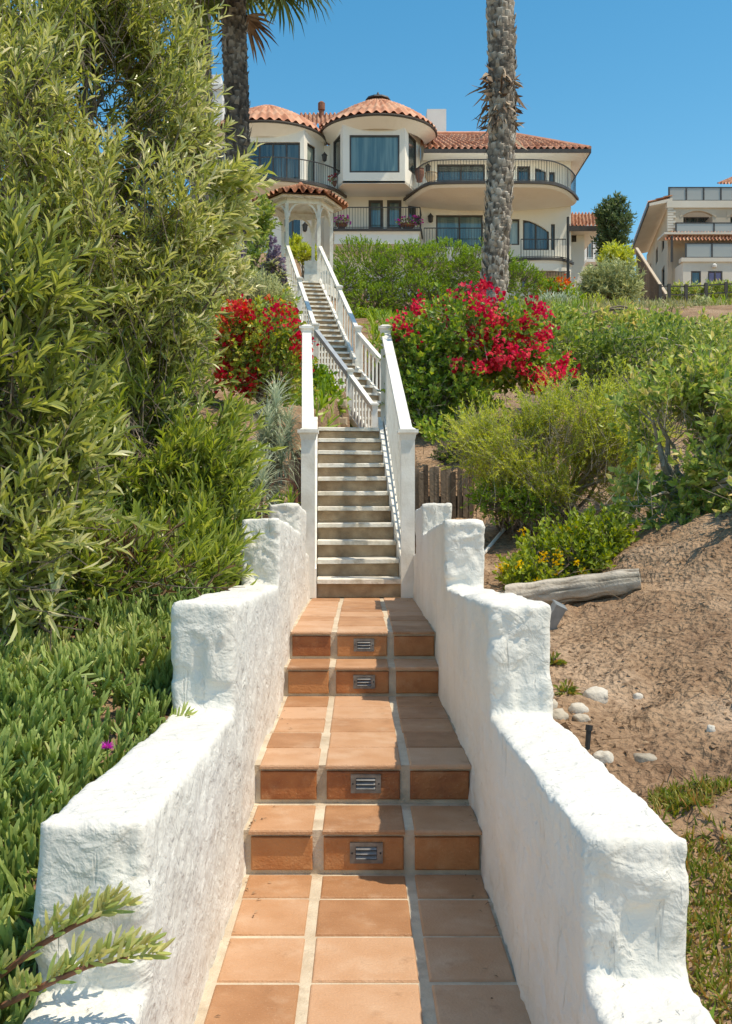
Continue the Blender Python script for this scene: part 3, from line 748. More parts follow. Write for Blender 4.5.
def window(parent, P, d, n, h, mt='glass', mull=1, name='window', fw=.09, arch=False, trans=False, trim='house_trim', rec=.12):
    u0, u1, z0, z1 = h
    def pt(u, z, k=0): return P+d*u+n*k+Vector((0, 0, z))
    m = MB(); m.hexa([pt(u0+.01,z0+.01,-rec-.02), pt(u1-.01,z0+.01,-rec-.02), pt(u1-.01,z0+.01,-rec-.06), pt(u0+.01,z0+.01,-rec-.06),
                      pt(u0+.01,z1-.01,-rec-.02), pt(u1-.01,z1-.01,-rec-.02), pt(u1-.01,z1-.01,-rec-.06), pt(u0+.01,z1-.01,-rec-.06)])
    w_ = m.build(name, MT[mt], parent)
    m = MB()
    def bar(a, b, c, e):
        m.hexa([pt(a,c,-rec-.019), pt(b,c,-rec-.019), pt(b,c,-rec-.10), pt(a,c,-rec-.10), pt(a,e,-rec-.019), pt(b,e,-rec-.019), pt(b,e,-rec-.10), pt(a,e,-rec-.10)])
        m.hexa([pt(a,c,-rec+.05), pt(b,c,-rec+.05), pt(b,c,-rec-.019), pt(a,c,-rec-.019), pt(a,e,-rec+.05), pt(b,e,-rec+.05), pt(b,e,-rec-.019), pt(a,e,-rec-.019)])
    bar(u0+.003, u0+fw, z0+.003, z1-.003); bar(u1-fw, u1-.003, z0+.003, z1-.003); bar(u0+fw, u1-fw, z0+.003, z0+fw); bar(u0+fw, u1-fw, z1-fw, z1-.003)
    for k in range(1, mull):
        c = u0+(u1-u0)*k/mull; bar(c-fw/2, c+fw/2, z0+fw, z1-fw)
    m.build('frame', MT[trim], w_)
    return w_
def wall_set(parent, P, Q, z0, z1, th, wins, mt='house_wall', nm='wall'):
    "wins: (u0,u1,z0,z1, options)"
    m = MB(); P_, d, n = facade(m, P, Q, z0, z1, th, [w[:4] for w in wins]); m.build(nm, MT[mt], parent)
    for w in wins: window(parent, P_, d, n, w[:4], **(w[4] if len(w) > 4 else {}))
def arc_pts(pts, n=6):
    "smooth closed-end curve through plan points (Catmull-Rom)"
    out = []; Pn = [pts[0]]+list(pts)+[pts[-1]]
    for i in range(1, len(Pn)-2):
        for k in range(n):
            t = k/n; a, b, c, e = [Vector((*q, 0)) for q in Pn[i-1:i+3]]
            out.append(tuple((.5*((2*b)+(-a+c)*t+(2*a-5*b+4*c-e)*t*t+(-a+3*b-3*c+e)*t**3))[:2]))
    out.append(tuple(pts[-1])); return out
def inset(poly, cx, cy, k): return [((x-cx)*k+cx, (y-cy)*k+cy) for x, y in poly]
def balcony(parent, edge, yb, ztop, drop, insetk, rail_h=1.1, rail_edge=None, fascia=.14):
    "edge: plan curve left to right; yb: back line"
    xs = [p[0] for p in edge]; cx = (min(xs)+max(xs))/2
    poly = list(edge)+[(edge[-1][0], yb), (edge[0][0], yb)]
    b = MB(); inn = [(x, y) for x, y in inset(poly, cx, yb, .985)]
    # bowl shaped underside
    n = len(poly); vs = []; prof = [(.985, -.02), (.985, -.18), (.955, -.28), (.955+(insetk-.955)*.5, -.28-(drop-.28)*.62), (insetk, -drop)]
    for k, z in prof: vs += [(x, y, ztop+z) for x, y in inset(poly, cx, yb, k)]
    fs = [tuple(range(n))]
    for i in range(len(prof)-1):
        for k in range(n): l = (k+1) % n; fs.append((i*n+l, i*n+k, i*n+n+k, i*n+n+l))
    fs.append(tuple((len(prof)-1)*n+k for k in range(n-1, -1, -1)))
    b.smooth = False; b.add(vs, fs)
    bo = b.build('balcony', MT['house_wall'], parent)
    m = MB(); pts = [Vector((x, y, ztop-fascia/2+.02)) for x, y in edge]
    for p, q in zip(pts[:-1], pts[1:]): m.vbar(p, q+(q-p).normalized()*.02, .10, fascia)
    m.build('edge_trim', MT['house_trim'], bo)
    railing(bo, inset(rail_edge or edge, cx, yb, .975), ztop+.02, rail_h)
    return bo
def railing(parent, edge, z, h, step=.16, t=.02, mt='iron'):
    m = MB(); pts = [Vector((x, y, z)) for x, y in edge]; acc = 0; np_ = 0
    for p, q in zip(pts[:-1], pts[1:]):
        m.vbar(p+Vector((0,0,h)), q+Vector((0,0,h)), .06, .045); m.vbar(p+Vector((0,0,.09)), q+Vector((0,0,.09)), .035, .03)
        L = (q-p).length; s = acc
        while s < L:
            c = p.lerp(q, s/L); k = t*.5*(1.9 if np_ % 12 == 0 else 1)
            m.box(c.x-k, c.x+k, c.y-k, c.y+k, z, z+h); s += step; np_ += 1
        acc = s-L
    return m.build('railing', MT[mt], parent)
def cone_roof(parent, cx, cy, R, z0, z1, a0, a1, nu, nv, power=1.0, r_in=.03, wallr=None):
    su = 6
    U = np.linspace(0, 1, nu*su+1); Vv = np.sort(np.concatenate([np.arange(nv)/nv+1e-4, (np.arange(nv)+1)/nv-1e-4]))
    u, v = np.meshgrid(U, Vv, indexing='ij'); ang = np.radians(a0+(a1-a0)*u)
    r = R*(1-v*(1-r_in)); ph = (u*nu) % 1; fr = (v*nv) % 1
    h = (.11*np.where(ph < .62, np.sin(np.pi*np.clip(ph/.62, 0, 1)), -.4*np.sin(np.pi*np.clip((ph-.62)/.38, 0, 1)))*np.clip(r/R*1.6, .2, 1)+.06*(1-fr))
    z = z0+(z1-z0)*(v**power)+h
    ids = (np.floor(u*nu*.999)*131+np.floor(v*nv*.9999)*71).astype(np.int64)
    return grid_mesh('roof', np.stack([cx+r*np.cos(ang), cy+r*np.sin(ang), z], -1)[::-1] if a1 < a0 else np.stack([cx+r*np.cos(ang), cy+r*np.sin(ang), z], -1), MT['roof'], parent, var=_h(ids, ids*3, ids*0, 5), smooth=True)
def soffit(parent, cx, cy, R, z, a0, a1, ri, trim=True):
    m = MB(); n = 40
    for k in range(n):
        a, b = math.radians(a0+(a1-a0)*k/n), math.radians(a0+(a1-a0)*(k+1)/n)
        def p(r, g, zz): return (cx+r*math.cos(g), cy+r*math.sin(g), zz)
        m.hexa([p(ri,a,z-.55), p(R,a,z-.10), p(R,b,z-.10), p(ri,b,z-.55), p(ri,a,z+.05), p(R,a,z+.05), p(R,b,z+.05), p(ri,b,z+.05)])
    o = m.build('soffit', MT['house_wall'], parent)
    m = MB(); pts = [(cx+(R+.04)*math.cos(math.radians(a0+(a1-a0)*k/n)), cy+(R+.04)*math.sin(math.radians(a0+(a1-a0)*k/n)), z-.01) for k in range(n+1)]
    m.tube(pts, .07, 6); m.build('gutter', MT['house_trim'], o)
def lantern(parent, px, py, d):
    x, y, z = W(px, py, d); m = MB()
    m.box(x-.03, x+.03, y-.05, y+.22, z+.18, z+.24); m.lathe((x, y-.05, z), [(.06, -.22), (.12, -.16), (.15, .12), (.19, .14), (.05, .27), (.02, .33)], 8)
    m.build('wall_lantern', MT['iron'], parent)
def pxw(p0, a, b, t, bt, d): return (X(a, d)-p0, X(b, d)-p0, Z(bt, d), Z(t, d))
# ---- right wing
x0, x1 = X(421, 62), X(571, 62)
zT = Z(149, 62)+.2
wins = [pxw(x0, *q, 62)+(o,) for q, o in (
    ((437, 485, 164, 184), dict(mull=2)), ((517, 530, 166, 184), dict()), ((535, 546, 168, 183), dict()), ((549, 555, 172, 183), dict()),
    ((436, 483, 215, 248), dict(mull=2, mt='glass_teal')), ((508.5, 519.5, 219, 245), dict(mt='glass_pale')), ((523, 549, 220, 250), dict(mull=2, mt='glass')), ((551, 555, 224, 250), dict()),
    ((521, 528, 272, 290), dict()), ((533, 543, 274, 292), dict(mull=2)), ((548, 555, 278, 294), dict()))]
wall_set(house, (x0, 62), (x1, 62), Z(300, 62), zT, .3, wins)
m = MB(); m.prism([(x1-.02, 62.01), (x1, 62.01), (x1, 76), (x0, 76), (x0, 75.7), (x1-.3, 75.7), (x1-.3, 62.31), (x1-.02, 62.31)], Z(300, 62), zT)
m.box(X(205, 62), x1-.31, 63.2, 63.4, 12, zT-.4)   # inner rooms closed off
m.build('side_wall', MT['house_wall'], house)
# arched heads over two windows
for a, b, t, ap in ((535, 546, 168, 4), (523, 549, 220, 12)):
    m = MB(); xa, xb = X(a, 62), X(b, 62); z = Z(t, 62); hh = ap*62/F; n = 10
    vs = [(xa, 61.97, z+.02)]+[(xa+(xb-xa)*k/n, 61.97, z+.0-hh*((k/n)**1.7)) for k in range(n+1)]+[(xb, 61.97, z+.02)]
    vs2 = [(p[0], 62.12, p[2]) for p in vs]; N_ = len(vs)
    m.add(vs+vs2, [tuple(range(N_)), tuple(range(2*N_-1, N_-1, -1))]+[(i, N_+i, N_+(i+1) % N_, (i+1) % N_) for i in range(N_)])
    m.build('window_arch', MT['house_wall'], house)
ye, yr = 60.5, 66.5; ze = Z(149.5, ye); zr = Z(135.5, yr)
A, B = (X(425, ye), ye, ze), (X(590, ye), ye, ze); Cc, D = (X(511, yr), yr, zr), (X(425, yr)-.5, yr, zr)
def roof_face(A, B, C, D, nu, nv, parent=house, mt='roof', nm='roof'):
    Pp, va = tile_plane(A, B, C, D, nu, nv, .11, .06)
    return grid_mesh(nm, Pp, MT[mt], parent, var=va, smooth=True)
rfm = roof_face(A, B, Cc, D, 26, 9)
Bk = (B[0], 73, ze)
roof_face(B, Bk, (Cc[0]+.01, yr+.1, zr), Cc, 26, 9)
m = MB(); m.tube([Vector(B)+Vector((0,0,.1)), Vector(Cc)+Vector((0,0,.12))], .12, 6); m.tube([Vector(Cc)+Vector((0,0,.12)), Vector(D)+Vector((0,0,.12))], .13, 6); m.build('ridge_cap', MT['roof'], rfm)
m = MB(); m.box(X(424, ye), B[0], ye, ye+1.45, ze-.16, ze-.04); m.box(x1-.4, B[0], ye+1.45, 73, ze-.16, ze-.04); m.build('soffit', MT['house_wall'], house)
m = MB(); m.box(X(424, ye), B[0]+.06, ye-.06, ye-.002, ze-.2, ze+.02); m.box(B[0]+.002, B[0]+.06, ye, 73, ze-.2, ze+.02); m.build('fascia_board', MT['house_trim'], house)
e = arc_pts([(X(404, 61.6), 61.6), (X(412, 60.4), 60.4), (X(424, 59), 59), (X(440, 58.5), 58.5), (X(500, 58.4), 58.4), (X(545, 58.5), 58.5), (X(563, 59.2), 59.2), (X(573, 60.3), 60.3), (X(578, 61.5), 61.5)])
balcony(house, e, 62.0, Z(182, 58.5), .58, .35, 1.22)
# mid level curved balcony, right
e = arc_pts([(X(509, 61.3), 61.3), (X(512, 60.9), 60.9), (X(540, 60.6), 60.6), (X(562, 60.8), 60.8), (X(573, 61.7), 61.7)])
b_ = balcony(house, e, 62.0, Z(258, 60.6), .7, .93, .01)
railing(b_, [(X(521, 60.9), 60.9), (X(566, 60.9), 60.9)], Z(258, 60.6), 1.15)
m = MB(); p = W(568, 262, 60.7); m.tube([(p[0], p[1], Z(300, 60.7)), (p[0], p[1], Z(217, 60.7))], .08, 8); m.build('drainpipe', MT['iron'], house)
m = MB(); m.box(X(424, 61), X(486, 61), 60.9, 61.98, Z(262, 61), Z(247.5, 61)); t_ = m.build('terrace_slab', MT['house_wall'], house)
railing(t_, [(X(424, 61), 60.95), (X(486, 61), 60.95)], Z(247.5, 61)+.003, 1.1)
railing(house, [(X(525, 61), 60.95), (X(570, 61), 60.95)], Z(298, 61), 1.5)
# ---- centre bay
pl, pa, pb, pr = (X(330, 61.9), 61.9), (X(343, 59.5), 59.5), (X(405, 59.5), 59.5), (X(420.5, 61.9), 61.9)
zb, zt_ = Z(183, 59.5), Z(117.5, 58.7)-.02
wall_set(house, pa, pb, zb, zt_, .25, [(X(349.5, 59.5)-pa[0], X(399.5, 59.5)-pa[0], Z(172.5, 59.5), Z(135, 59.5), dict(mt='glass_teal', rec=.06))], nm='bay_wall')
Lr = math.hypot(pr[0]-pb[0], pr[1]-pb[1]); wall_set(house, pb, pr, zb, zt_, .25, [(Lr*.22, Lr*.72, Z(172.5, 60.5), Z(136, 60.5), dict(mt='glass', rec=.06))], nm='bay_wall')
Ll = math.hypot(pl[0]-pa[0], pl[1]-pa[1]); wall_set(house, pl, pa, zb, zt_, .25, [(Ll*.25, Ll*.80, Z(176, 60.5), Z(137, 60.5), dict(mt='glass', rec=.06))], nm='bay_wall')
m = MB(); m.prism([pl, pa, pb, pr, (pr[0]-.3, 63), (pl[0]+.3, 63)], zb-.02, zb+.12); m.build('bay_floor', MT['house_wall'], house)
cx_, cy_ = X(378, 62), 62.0
soffit(house, cx_, cy_, 3.36, Z(117, 58.7)+.12, 180, 360, 2.7)
cone_roof(house, cx_, cy_, 3.45, Z(117, 58.7)+.16, 25.75, 360, 180, 22, 7, .80)
cone_roof(house, cx_, cy_, 3.45, Z(117, 58.7)+.16, 25.75, 540, 360, 22, 7, .80)
m = MB(); m.lathe((cx_, cy_, 25.65), [(.75, 0), (.7, .1), (.2, .16), (.07, .24), (.10, .34), (.03, .5)], 10); m.build('finial', MT['iron'], house)
# recessed wall under the bay
xa = X(331, 62); wall_set(house, (xa, 62), (X(421, 62)-.004, 62), Z(300, 62), Z(183, 62)+.3, .3,
    [pxw(xa, a, b, t, bt, 62)+(o,) for a, b, t, bt, o in ((368.5, 383, 200, 229.5, dict(mt='glass_teal', rec=.08, fw=.16)), (387, 401.5, 200, 229.5, dict(mt='glass_teal', rec=.08, fw=.16)), (408, 416, 202, 222, dict()))])
e = [(X(332, 60.2), 61.9), (X(332.5, 60.2), 60.2), (X(421, 60.2), 60.2), (X(424, 60.2), 61.9)]
balcony(house, e, 62, Z(229, 60.2), .84, .97, 1.22)
# ---- left tower
pl, pa, pb, pr = (X(214, 62.3), 62.3), (X(232, 59.9), 59.9), (X(304, 59.9), 59.9), (X(324, 61.95), 61.95)
zb, zt_ = 12.0, Z(123.5, 59)-.02
wall_set(house, pa, pb, zb, zt_, .25, [(X(246, 59.9)-pa[0], X(300, 59.9)-pa[0], Z(182, 59.9), Z(142, 59.9), dict(mull=4)), (X(282, 59.9)-pa[0], X(303, 59.9)-pa[0], Z(247, 59.9), Z(216, 59.9), dict(mull=2))], nm='tower_wall')
Lr = math.hypot(pr[0]-pb[0], pr[1]-pb[1]); wall_set(house, pb, pr, zb, zt_, .25, [(Lr*.16, Lr*.58, Z(184, 60.5), Z(144, 60.5), dict(mt='glass_pale'))], nm='tower_wall')
wall_set(house, pl, pa, zb, zt_, .25, [(.5, 1.6, Z(180, 60.5), Z(144, 60.5), dict())], nm='tower_wall')
m = MB(); m.box(X(205, 63), X(214, 62.3)+.02, 62.3, 75, 12, zt_-.1); m.box(X(324, 61.95)-.3, X(331, 62)+.02, 61.96, 63, 12, 23.0); m.build('wall', MT['house_wall'], house)
cx2, cy2 = X(268, 62.4), 62.4
soffit(house, cx2, cy2, 3.42, Z(123.5, 59)+.12, 180, 362, 2.6)
cone_roof(house, cx2, cy2, 3.5, Z(123.5, 59)+.16, 25.5, 362, 180, 22, 7, .74)
cone_roof(house, cx2, cy2, 3.5, Z(123.5, 59)+.16, 25.5, 540, 362, 22, 7, .74)
e = arc_pts([(X(206, 61.2), 61.2), (X(222, 59.6), 59.6), (X(250, 58.3), 58.3), (X(280, 58.1), 58.1), (X(310, 58.7), 58.7), (X(333, 59.8), 59.8), (X(346, 61.2), 61.2)])
balcony(house, e, 62.2, Z(180, 58.3), .75, .45, 1.2)
for q in ((324.5, 158, 61.2), (428, 169, 61.95), (430.5, 219, 61.95), (418.5, 221, 61.95), (305, 228, 59.8)): lantern(house, *q)
# chimneys, vents, low link roof behind
m = MB(); a, b = X(209, 66), X(225.5, 66); m.box(a+.06, b-.06, 65, 66.4, 22, Z(96, 66)); m.box(a-.05, b+.05, 64.9, 66.5, Z(96, 66), Z(91, 66)); m.box(a+.2, b-.2, 65.2, 66.2, Z(91, 66), Z(80, 66)); m.build('chimney', MT['chimney'], house)
m = MB(); m.box(X(426, 68), X(445, 68), 67, 68.4, 22, Z(115, 68)); m.build('chimney', MT['chimney'], house)
m = MB(); p = W(321.5, 112, 66); m.lathe((p[0], p[1], p[2]-1.2), [(.16, 0), (.16, 1.3), (.22, 1.32), (.22, 1.75), (.1, 1.85)], 10); m.build('vent_pipe', MT['rust'], house)
zr2 = Z(114, 67); roof_face((X(300, 63.5), 63.5, Z(126, 63.5)), (X(350, 63.5), 63.5, Z(126, 63.5)), (X(350, 67), 67, zr2), (X(300, 67), 67, zr2), 12, 8)
# ---- right annex
an = [(X(570, 63), 63), (X(584.5, 63), 63)]
wall_set(house, an[0], an[1], 12, Z(226, 63)+.1, .3, [pxw(an[0][0], 566.5, 575.5, 235, 242, 63)+(dict(),)] if False else [(X(571.5, 63)-an[0][0], X(576.5, 63)-an[0][0], Z(242, 63), Z(235, 63), dict())], nm='annex_wall')
m = MB(); m.box(an[0][0]+.3, an[1][0]-.002, 63.31, 70, 12, Z(226, 63)); m.build('annex_wall', MT['house_wall'], house)
roof_face((X(568, 62), 62, Z(227, 62)), (X(601, 62), 62, Z(227, 62)), (X(598, 65), 65, Z(213.5, 65)), (X(568, 65), 65, Z(213.5, 65)), 9, 7)
m = MB(); m.box(X(568, 62), X(601, 62), 61.95, 70, Z(227, 62)-.2, Z(227, 62)-.03); m.build('soffit', MT['house_wall'], house)
m = MB(); m.box(X(568, 62), X(601.5, 62), 61.86, 61.945, Z(227, 62)-.26, Z(227, 62)+.03); m.build('fascia_board', MT['house_trim'], house)

# pots and planters on the balconies
def pot(label, px, py, d, r, h, mt, flower=None, g=None):
    x, y, z = W(px, py, d); m = MB(); m.lathe((x, y, z), [(r*.6, 0), (r*.95, h*.5), (r, h*.8), (r*.85, h*.93), (r*1.02, h), (r*.85, h), (r*.8, h*.9)], 14)
    root = empty('flower_pot' if flower else 'urn', (x, y, z), label, 'flower pot' if flower else 'urn', g)
    m.build('pot', MT[mt], root)
    if flower:
        P, O = lobes_points([((x, y, z+h+.1), (r*1.6, r*1.2, .22))], 90, .3, -9)
        V, fs, va = leaves(T_DIAM, P, O+rdir(90)*.5, rdir(90), .14, .10, rng.random(90)); raw_mesh('leaves', V-np.array((x, y, z)), fs, MT['lf_dark'], root, None, va)
        P, O = lobes_points([((x, y, z+h+.2), (r*1.7, r*1.3, .22))], 80, .6, -9)
        V, fs, va = leaves(T_DIAM, P, O+rdir(80)*.5, rdir(80), .13, .12, rng.random(80)); raw_mesh('flowers', V-np.array((x, y, z)), fs, MT[flower], root, None, va)
pot('dark round urn at the left end of the right wing upper balcony', 419.5, 182, 60.6, .26, .75, 'rust')
pot('tan squat urn beside the dark urn on the right wing upper balcony', 431, 182, 60.0, .36, .5, 'block')
pot('pink flower pot at the left end of the centre balcony above the hedge', 341.5, 228.6, 60.6, .30, .28, 'rust', 'pink')
pot('pink flower pot at the right end of the centre balcony above the hedge', 408, 228.6, 60.6, .42, .25, 'rust', 'pink')
pot('red flower pot at the right end of the left tower balcony', 337, 186.5, 60.9, .3, .25, 'rust', 'bract_red')

# ================================================================ neighbouring house
NB = (X(700, 80), 84, 14.0)
nb = empty('neighbor_house', NB, 'beige terraced house with glass railed decks further right on the hill', 'house')
d = 78.0; n0 = X(668, d); xr = X(800, d)
def nbw(a, b, t, bt, **o): return pxw(n0, a, b, t, bt, d)+(o,)
wall_set(nb, (n0, d), (xr, d), Z(243, d), Z(203, d), .35, [nbw(680, 716, 211, 233, rec=1.6, mt='glass', mull=3), nbw(727, 760, 211, 233, rec=1.6, mt='glass', mull=2)], 'nb_wall', 'upper_wall')
m = MB()     # arch heads
for a, b in ((680, 716), (727, 760)):
    xa, xb = X(a, d), X(b, d); zt0 = Z(211, d); n = 12
    vs = [(xa, d-.03, zt0+.03)]+[(xa+(xb-xa)*k/n, d-.03, zt0-.50*(2*k/n-1)**2+.02) for k in range(n+1)]+[(xb, d-.03, zt0+.03)]
    N_ = len(vs); vs2 = [(p[0], d+.3, p[2]) for p in vs]
    m.add(vs+vs2, [tuple(range(N_)), tuple(range(2*N_-1, N_-1, -1))]+[(i, N_+i, N_+(i+1) % N_, (i+1) % N_) for i in range(N_)])
    for u in (xa, xb): m.box(u-.002 if u == xa else u-.25, u+.25 if u == xa else u+.002, d+.005, d+1.6, Z(233, d), zt0-.3)
m.box(n0+.4, xr, d+1.75, d+1.9, Z(243, d), Z(203, d)-.1); m.build('arch', MT['nb_wall'], nb)
m = MB(); m.box(n0-.1, xr, d-.12, d+.4, Z(208, d), Z(201, d)); m.box(n0-.03, xr, d-.04, d+.35, Z(201, d)-.5, Z(201, d)-.01)
for k in range(9): m.box(n0-.05, n0+(.55 if k % 2 else .38), d-.07, d-.003, Z(208+k*2.6, d)-.16, Z(208+k*2.6, d)-.01)
m.build('parapet_band', MT['nb_light'], nb)
def glass_rail(a, b, t, bt, dd, posts):
    m = MB(); m.box(X(a, dd), X(b, dd), dd, dd+.03, Z(bt, dd)+.08, Z(t, dd)-.08); g_ = m.build('rail_glass', MT['glass_rail'], nb)
    m = MB(); m.box(X(a, dd), X(b, dd), dd-.03, dd+.06, Z(t, dd)-.075, Z(t, dd)); m.box(X(a, dd), X(b, dd), dd-.03, dd+.06, Z(bt, dd), Z(bt, dd)+.07)
    for k in range(posts+1):
        c = X(a, dd)+(X(b, dd)-X(a, dd))*k/posts; m.box(c-.05, c+.05, dd-.045, dd+.075, Z(bt, dd), Z(t, dd))
    m.build('rail_frame', MT['iron'], g_)
glass_rail(669, 790, 187, 201, d+.1, 7)
glass_rail(676, 790, 222.5, 233, d-.5, 3)
m = MB(); m.box(X(664, d-1.4), xr, d-1.5, d+.3, Z(243, d)+.25, Z(243, d)+.4); m.build('eave_slab', MT['nb_light'], nb)
roof_face((X(663, d-1.6), d-1.6, Z(240.5, d-1.6)), (xr, d-1.6, Z(240.5, d-1.6)), (xr, d-.3, Z(232, d-.3)), (X(672, d-.3), d-.3, Z(232, d-.3)), 40, 4, nb)
# terrace block in front
d2_ = 76.0; t0 = X(683, d2_); xr2 = X(800, d2_)
wall_set(nb, (t0, d2_), (xr2, d2_), 13, Z(262, d2_), .3, [pxw(t0, 691, 701, 271, 287, d2_)+(dict(rec=.05),), pxw(t0, 708, 722.5, 271, 287, d2_)+(dict(rec=.05, mt='glass_purple', mull=2),)], 'nb_light', 'terrace_wall')
m = MB(); m.box(t0-.15, xr2, d2_-.12, d2_+.5, Z(262, d2_), Z(258, d2_)); m.box(t0, t0+.3, d2_+.31, d, 13, Z(262, d2_)); m.build('terrace_coping', MT['nb_light'], nb)
glass_rail(686, 790, 243, 258, d2_+.1, 4)
m = MB(); m.box(n0, xr, d, d+.3, 13, Z(243, d)-.002); m.build('lower_wall', MT['nb_wall'], nb)
m = MB(); p = W(714, 266, d2_); m.lathe((p[0], p[1]-.1, p[2]), [(.02, -.15), (.15, -.1), (.17, .05), (.05, .15)], 10); m.build('wall_light', MT['chimney'], nb)
# side wall running back and its sloping eave
sx0 = n0; 
fx_, fy_ = sx0+2.4, d+14.7
wall_set(nb, (fx_, fy_), (sx0, d+.01), 13, Z(206, d), .3, [(2.5, 3.6, Z(240, d), Z(226, d), dict()), (7, 8.4, Z(240, d), Z(224, d), dict()), (11, 12.6, Z(240, d), Z(224, d), dict()), (11, 12.8, Z(286, d), Z(258, d), dict()), (6, 7.2, Z(280, d), Z(262, d), dict())], 'nb_wall', 'side_wall')
m = MB(); ez = Z(205, d); m.hexa([(fx_-1.4, fy_, ez-.1), (sx0-1.4, d-.1, ez-.1), (sx0+.3, d-.1, ez+.25), (fx_+.3, fy_, ez+.25), (fx_-1.4, fy_, ez+.1), (sx0-1.4, d-.1, ez+.1), (sx0+.3, d-.1, ez+.5), (fx_+.3, fy_, ez+.5)]); so_ = m.build('soffit', MT['nb_light'], nb)
m = MB(); m.vbar((fx_-1.46, fy_, ez+.02), (sx0-1.46, d-.1, ez+.02), .1, .3); m.build('gutter', MT['house_trim'], so_)
roof_face((fx_-1.45, fy_, ez+.2), (sx0-1.45, d-.1, ez+.2), (sx0+.3, d-.1, ez+.72), (fx_+.3, fy_, ez+.72), 34, 3, nb)
roof_face((X(715, 82), 81.6, Z(186, 82)), (X(800, 82), 81.6, Z(186, 82)), (X(800, 86), 86, Z(178, 86)), (X(732, 86), 86, Z(178, 86)), 26, 8, nb)
m = MB(); m.box(X(718, 82), X(800, 82), 82, 86, Z(205, 82), Z(187, 82)); m.build('penthouse_wall', MT['nb_wall'], nb)
m = MB()
for px, a, b, dd in ((672, 236, 262, d-1.6),): m.tube([W(px, a, dd), W(px, b, dd)], .09, 6)
m.build('drainpipe', MT['house_trim'], nb)
# brown slatted side stair fence down the gap
fn = empty('wooden_fence', W(655, 300, 62), 'tall dark brown board fence stepping downhill beside the neighbouring house', 'fence')
m = MB(); m2 = MB()
for k in range(16):
    u = k/16; u1 = (k+1)/16; dd = 66-8*u; dd1 = 66-8*u1; px = 636+31*u; px1 = 636+31*u1
    a, b = W(px, 249+48*u, dd), W(px1, 249+48*u1, dd1); lo = 2.7
    m.var = random.random(); m.hexa([(a[0], a[1], a[2]-lo), (b[0], b[1]+.02, b[2]-lo), (b[0]+.06, b[1], b[2]-lo), (a[0]+.06, a[1], a[2]-lo), (a[0], a[1], a[2]), (b[0], b[1]+.02, b[2]), (b[0]+.06, b[1], b[2]), (a[0]+.06, a[1], a[2])])
    m2.vbar(Vector(a)+Vector((.04, 0, .04)), Vector(b)+Vector((.04, 0, .04)), .16, .10)
m.build('boards', MT['plank'], fn); m2.build('cap_rail', MT['nb_wall'], fn)
# low wire rail fence across the slope
rf_ = empty('rail_fence', W(690, 305, 50), 'thin dark post and rail fence crossing the slope below the neighbouring house', 'fence')
prev = None
for k, px in enumerate((660, 669, 686, 706, 726, 745, 766)):
    dd = 50; x = X(px, dd); g0 = gz(x, dd); p = Vector((x, dd, g0))
    m = MB(); m.box(x-.07, x+.07, dd-.07, dd+.07, g0-.2, g0+1.25); m.build('post', MT['house_trim'], rf_)
    if prev:
        for hz in (.35, .75, 1.15): MB().vbar(prev+Vector((0,0,hz)), p+Vector((0,0,hz)), .04, .05).build('rail', MT['house_trim'], rf_)
    prev = p
# small pale building glimpsed between the houses
sb = empty('small_building', (X(598, 74), 75, 15), 'small pale blue glazed building glimpsed between the two houses', 'building')
q0 = X(584, 74); wall_set(sb, (q0, 74), (X(616, 74), 74), 13, Z(222, 74), .3, [pxw(q0, 587, 593, 228, 262, 74)+(dict(mt='glass_teal'),), pxw(q0, 595, 603, 228, 246, 74)+(dict(mt='glass_teal'),), pxw(q0, 595, 603, 250, 266, 74)+(dict(mt='glass_pale'),)], 'chimney', 'wall')
m = MB(); m.box(q0, X(616, 74), 74.31, 78, 13, Z(222, 74)); m.box(q0-.1, X(617, 74), 73.8, 78.1, Z(222, 74), Z(220, 74)); m.build('flat_roof', MT['chimney'], sb)
railing(sb, [(q0, 73.2), (X(606, 74), 73.2)], Z(262, 74), 1.3, mt='chimney')
m = MB(); m.box(q0, X(606, 74), 73.1, 73.99, Z(262, 74)-.2, Z(262, 74)-.003); m.build('deck', MT['chimney'], sb)
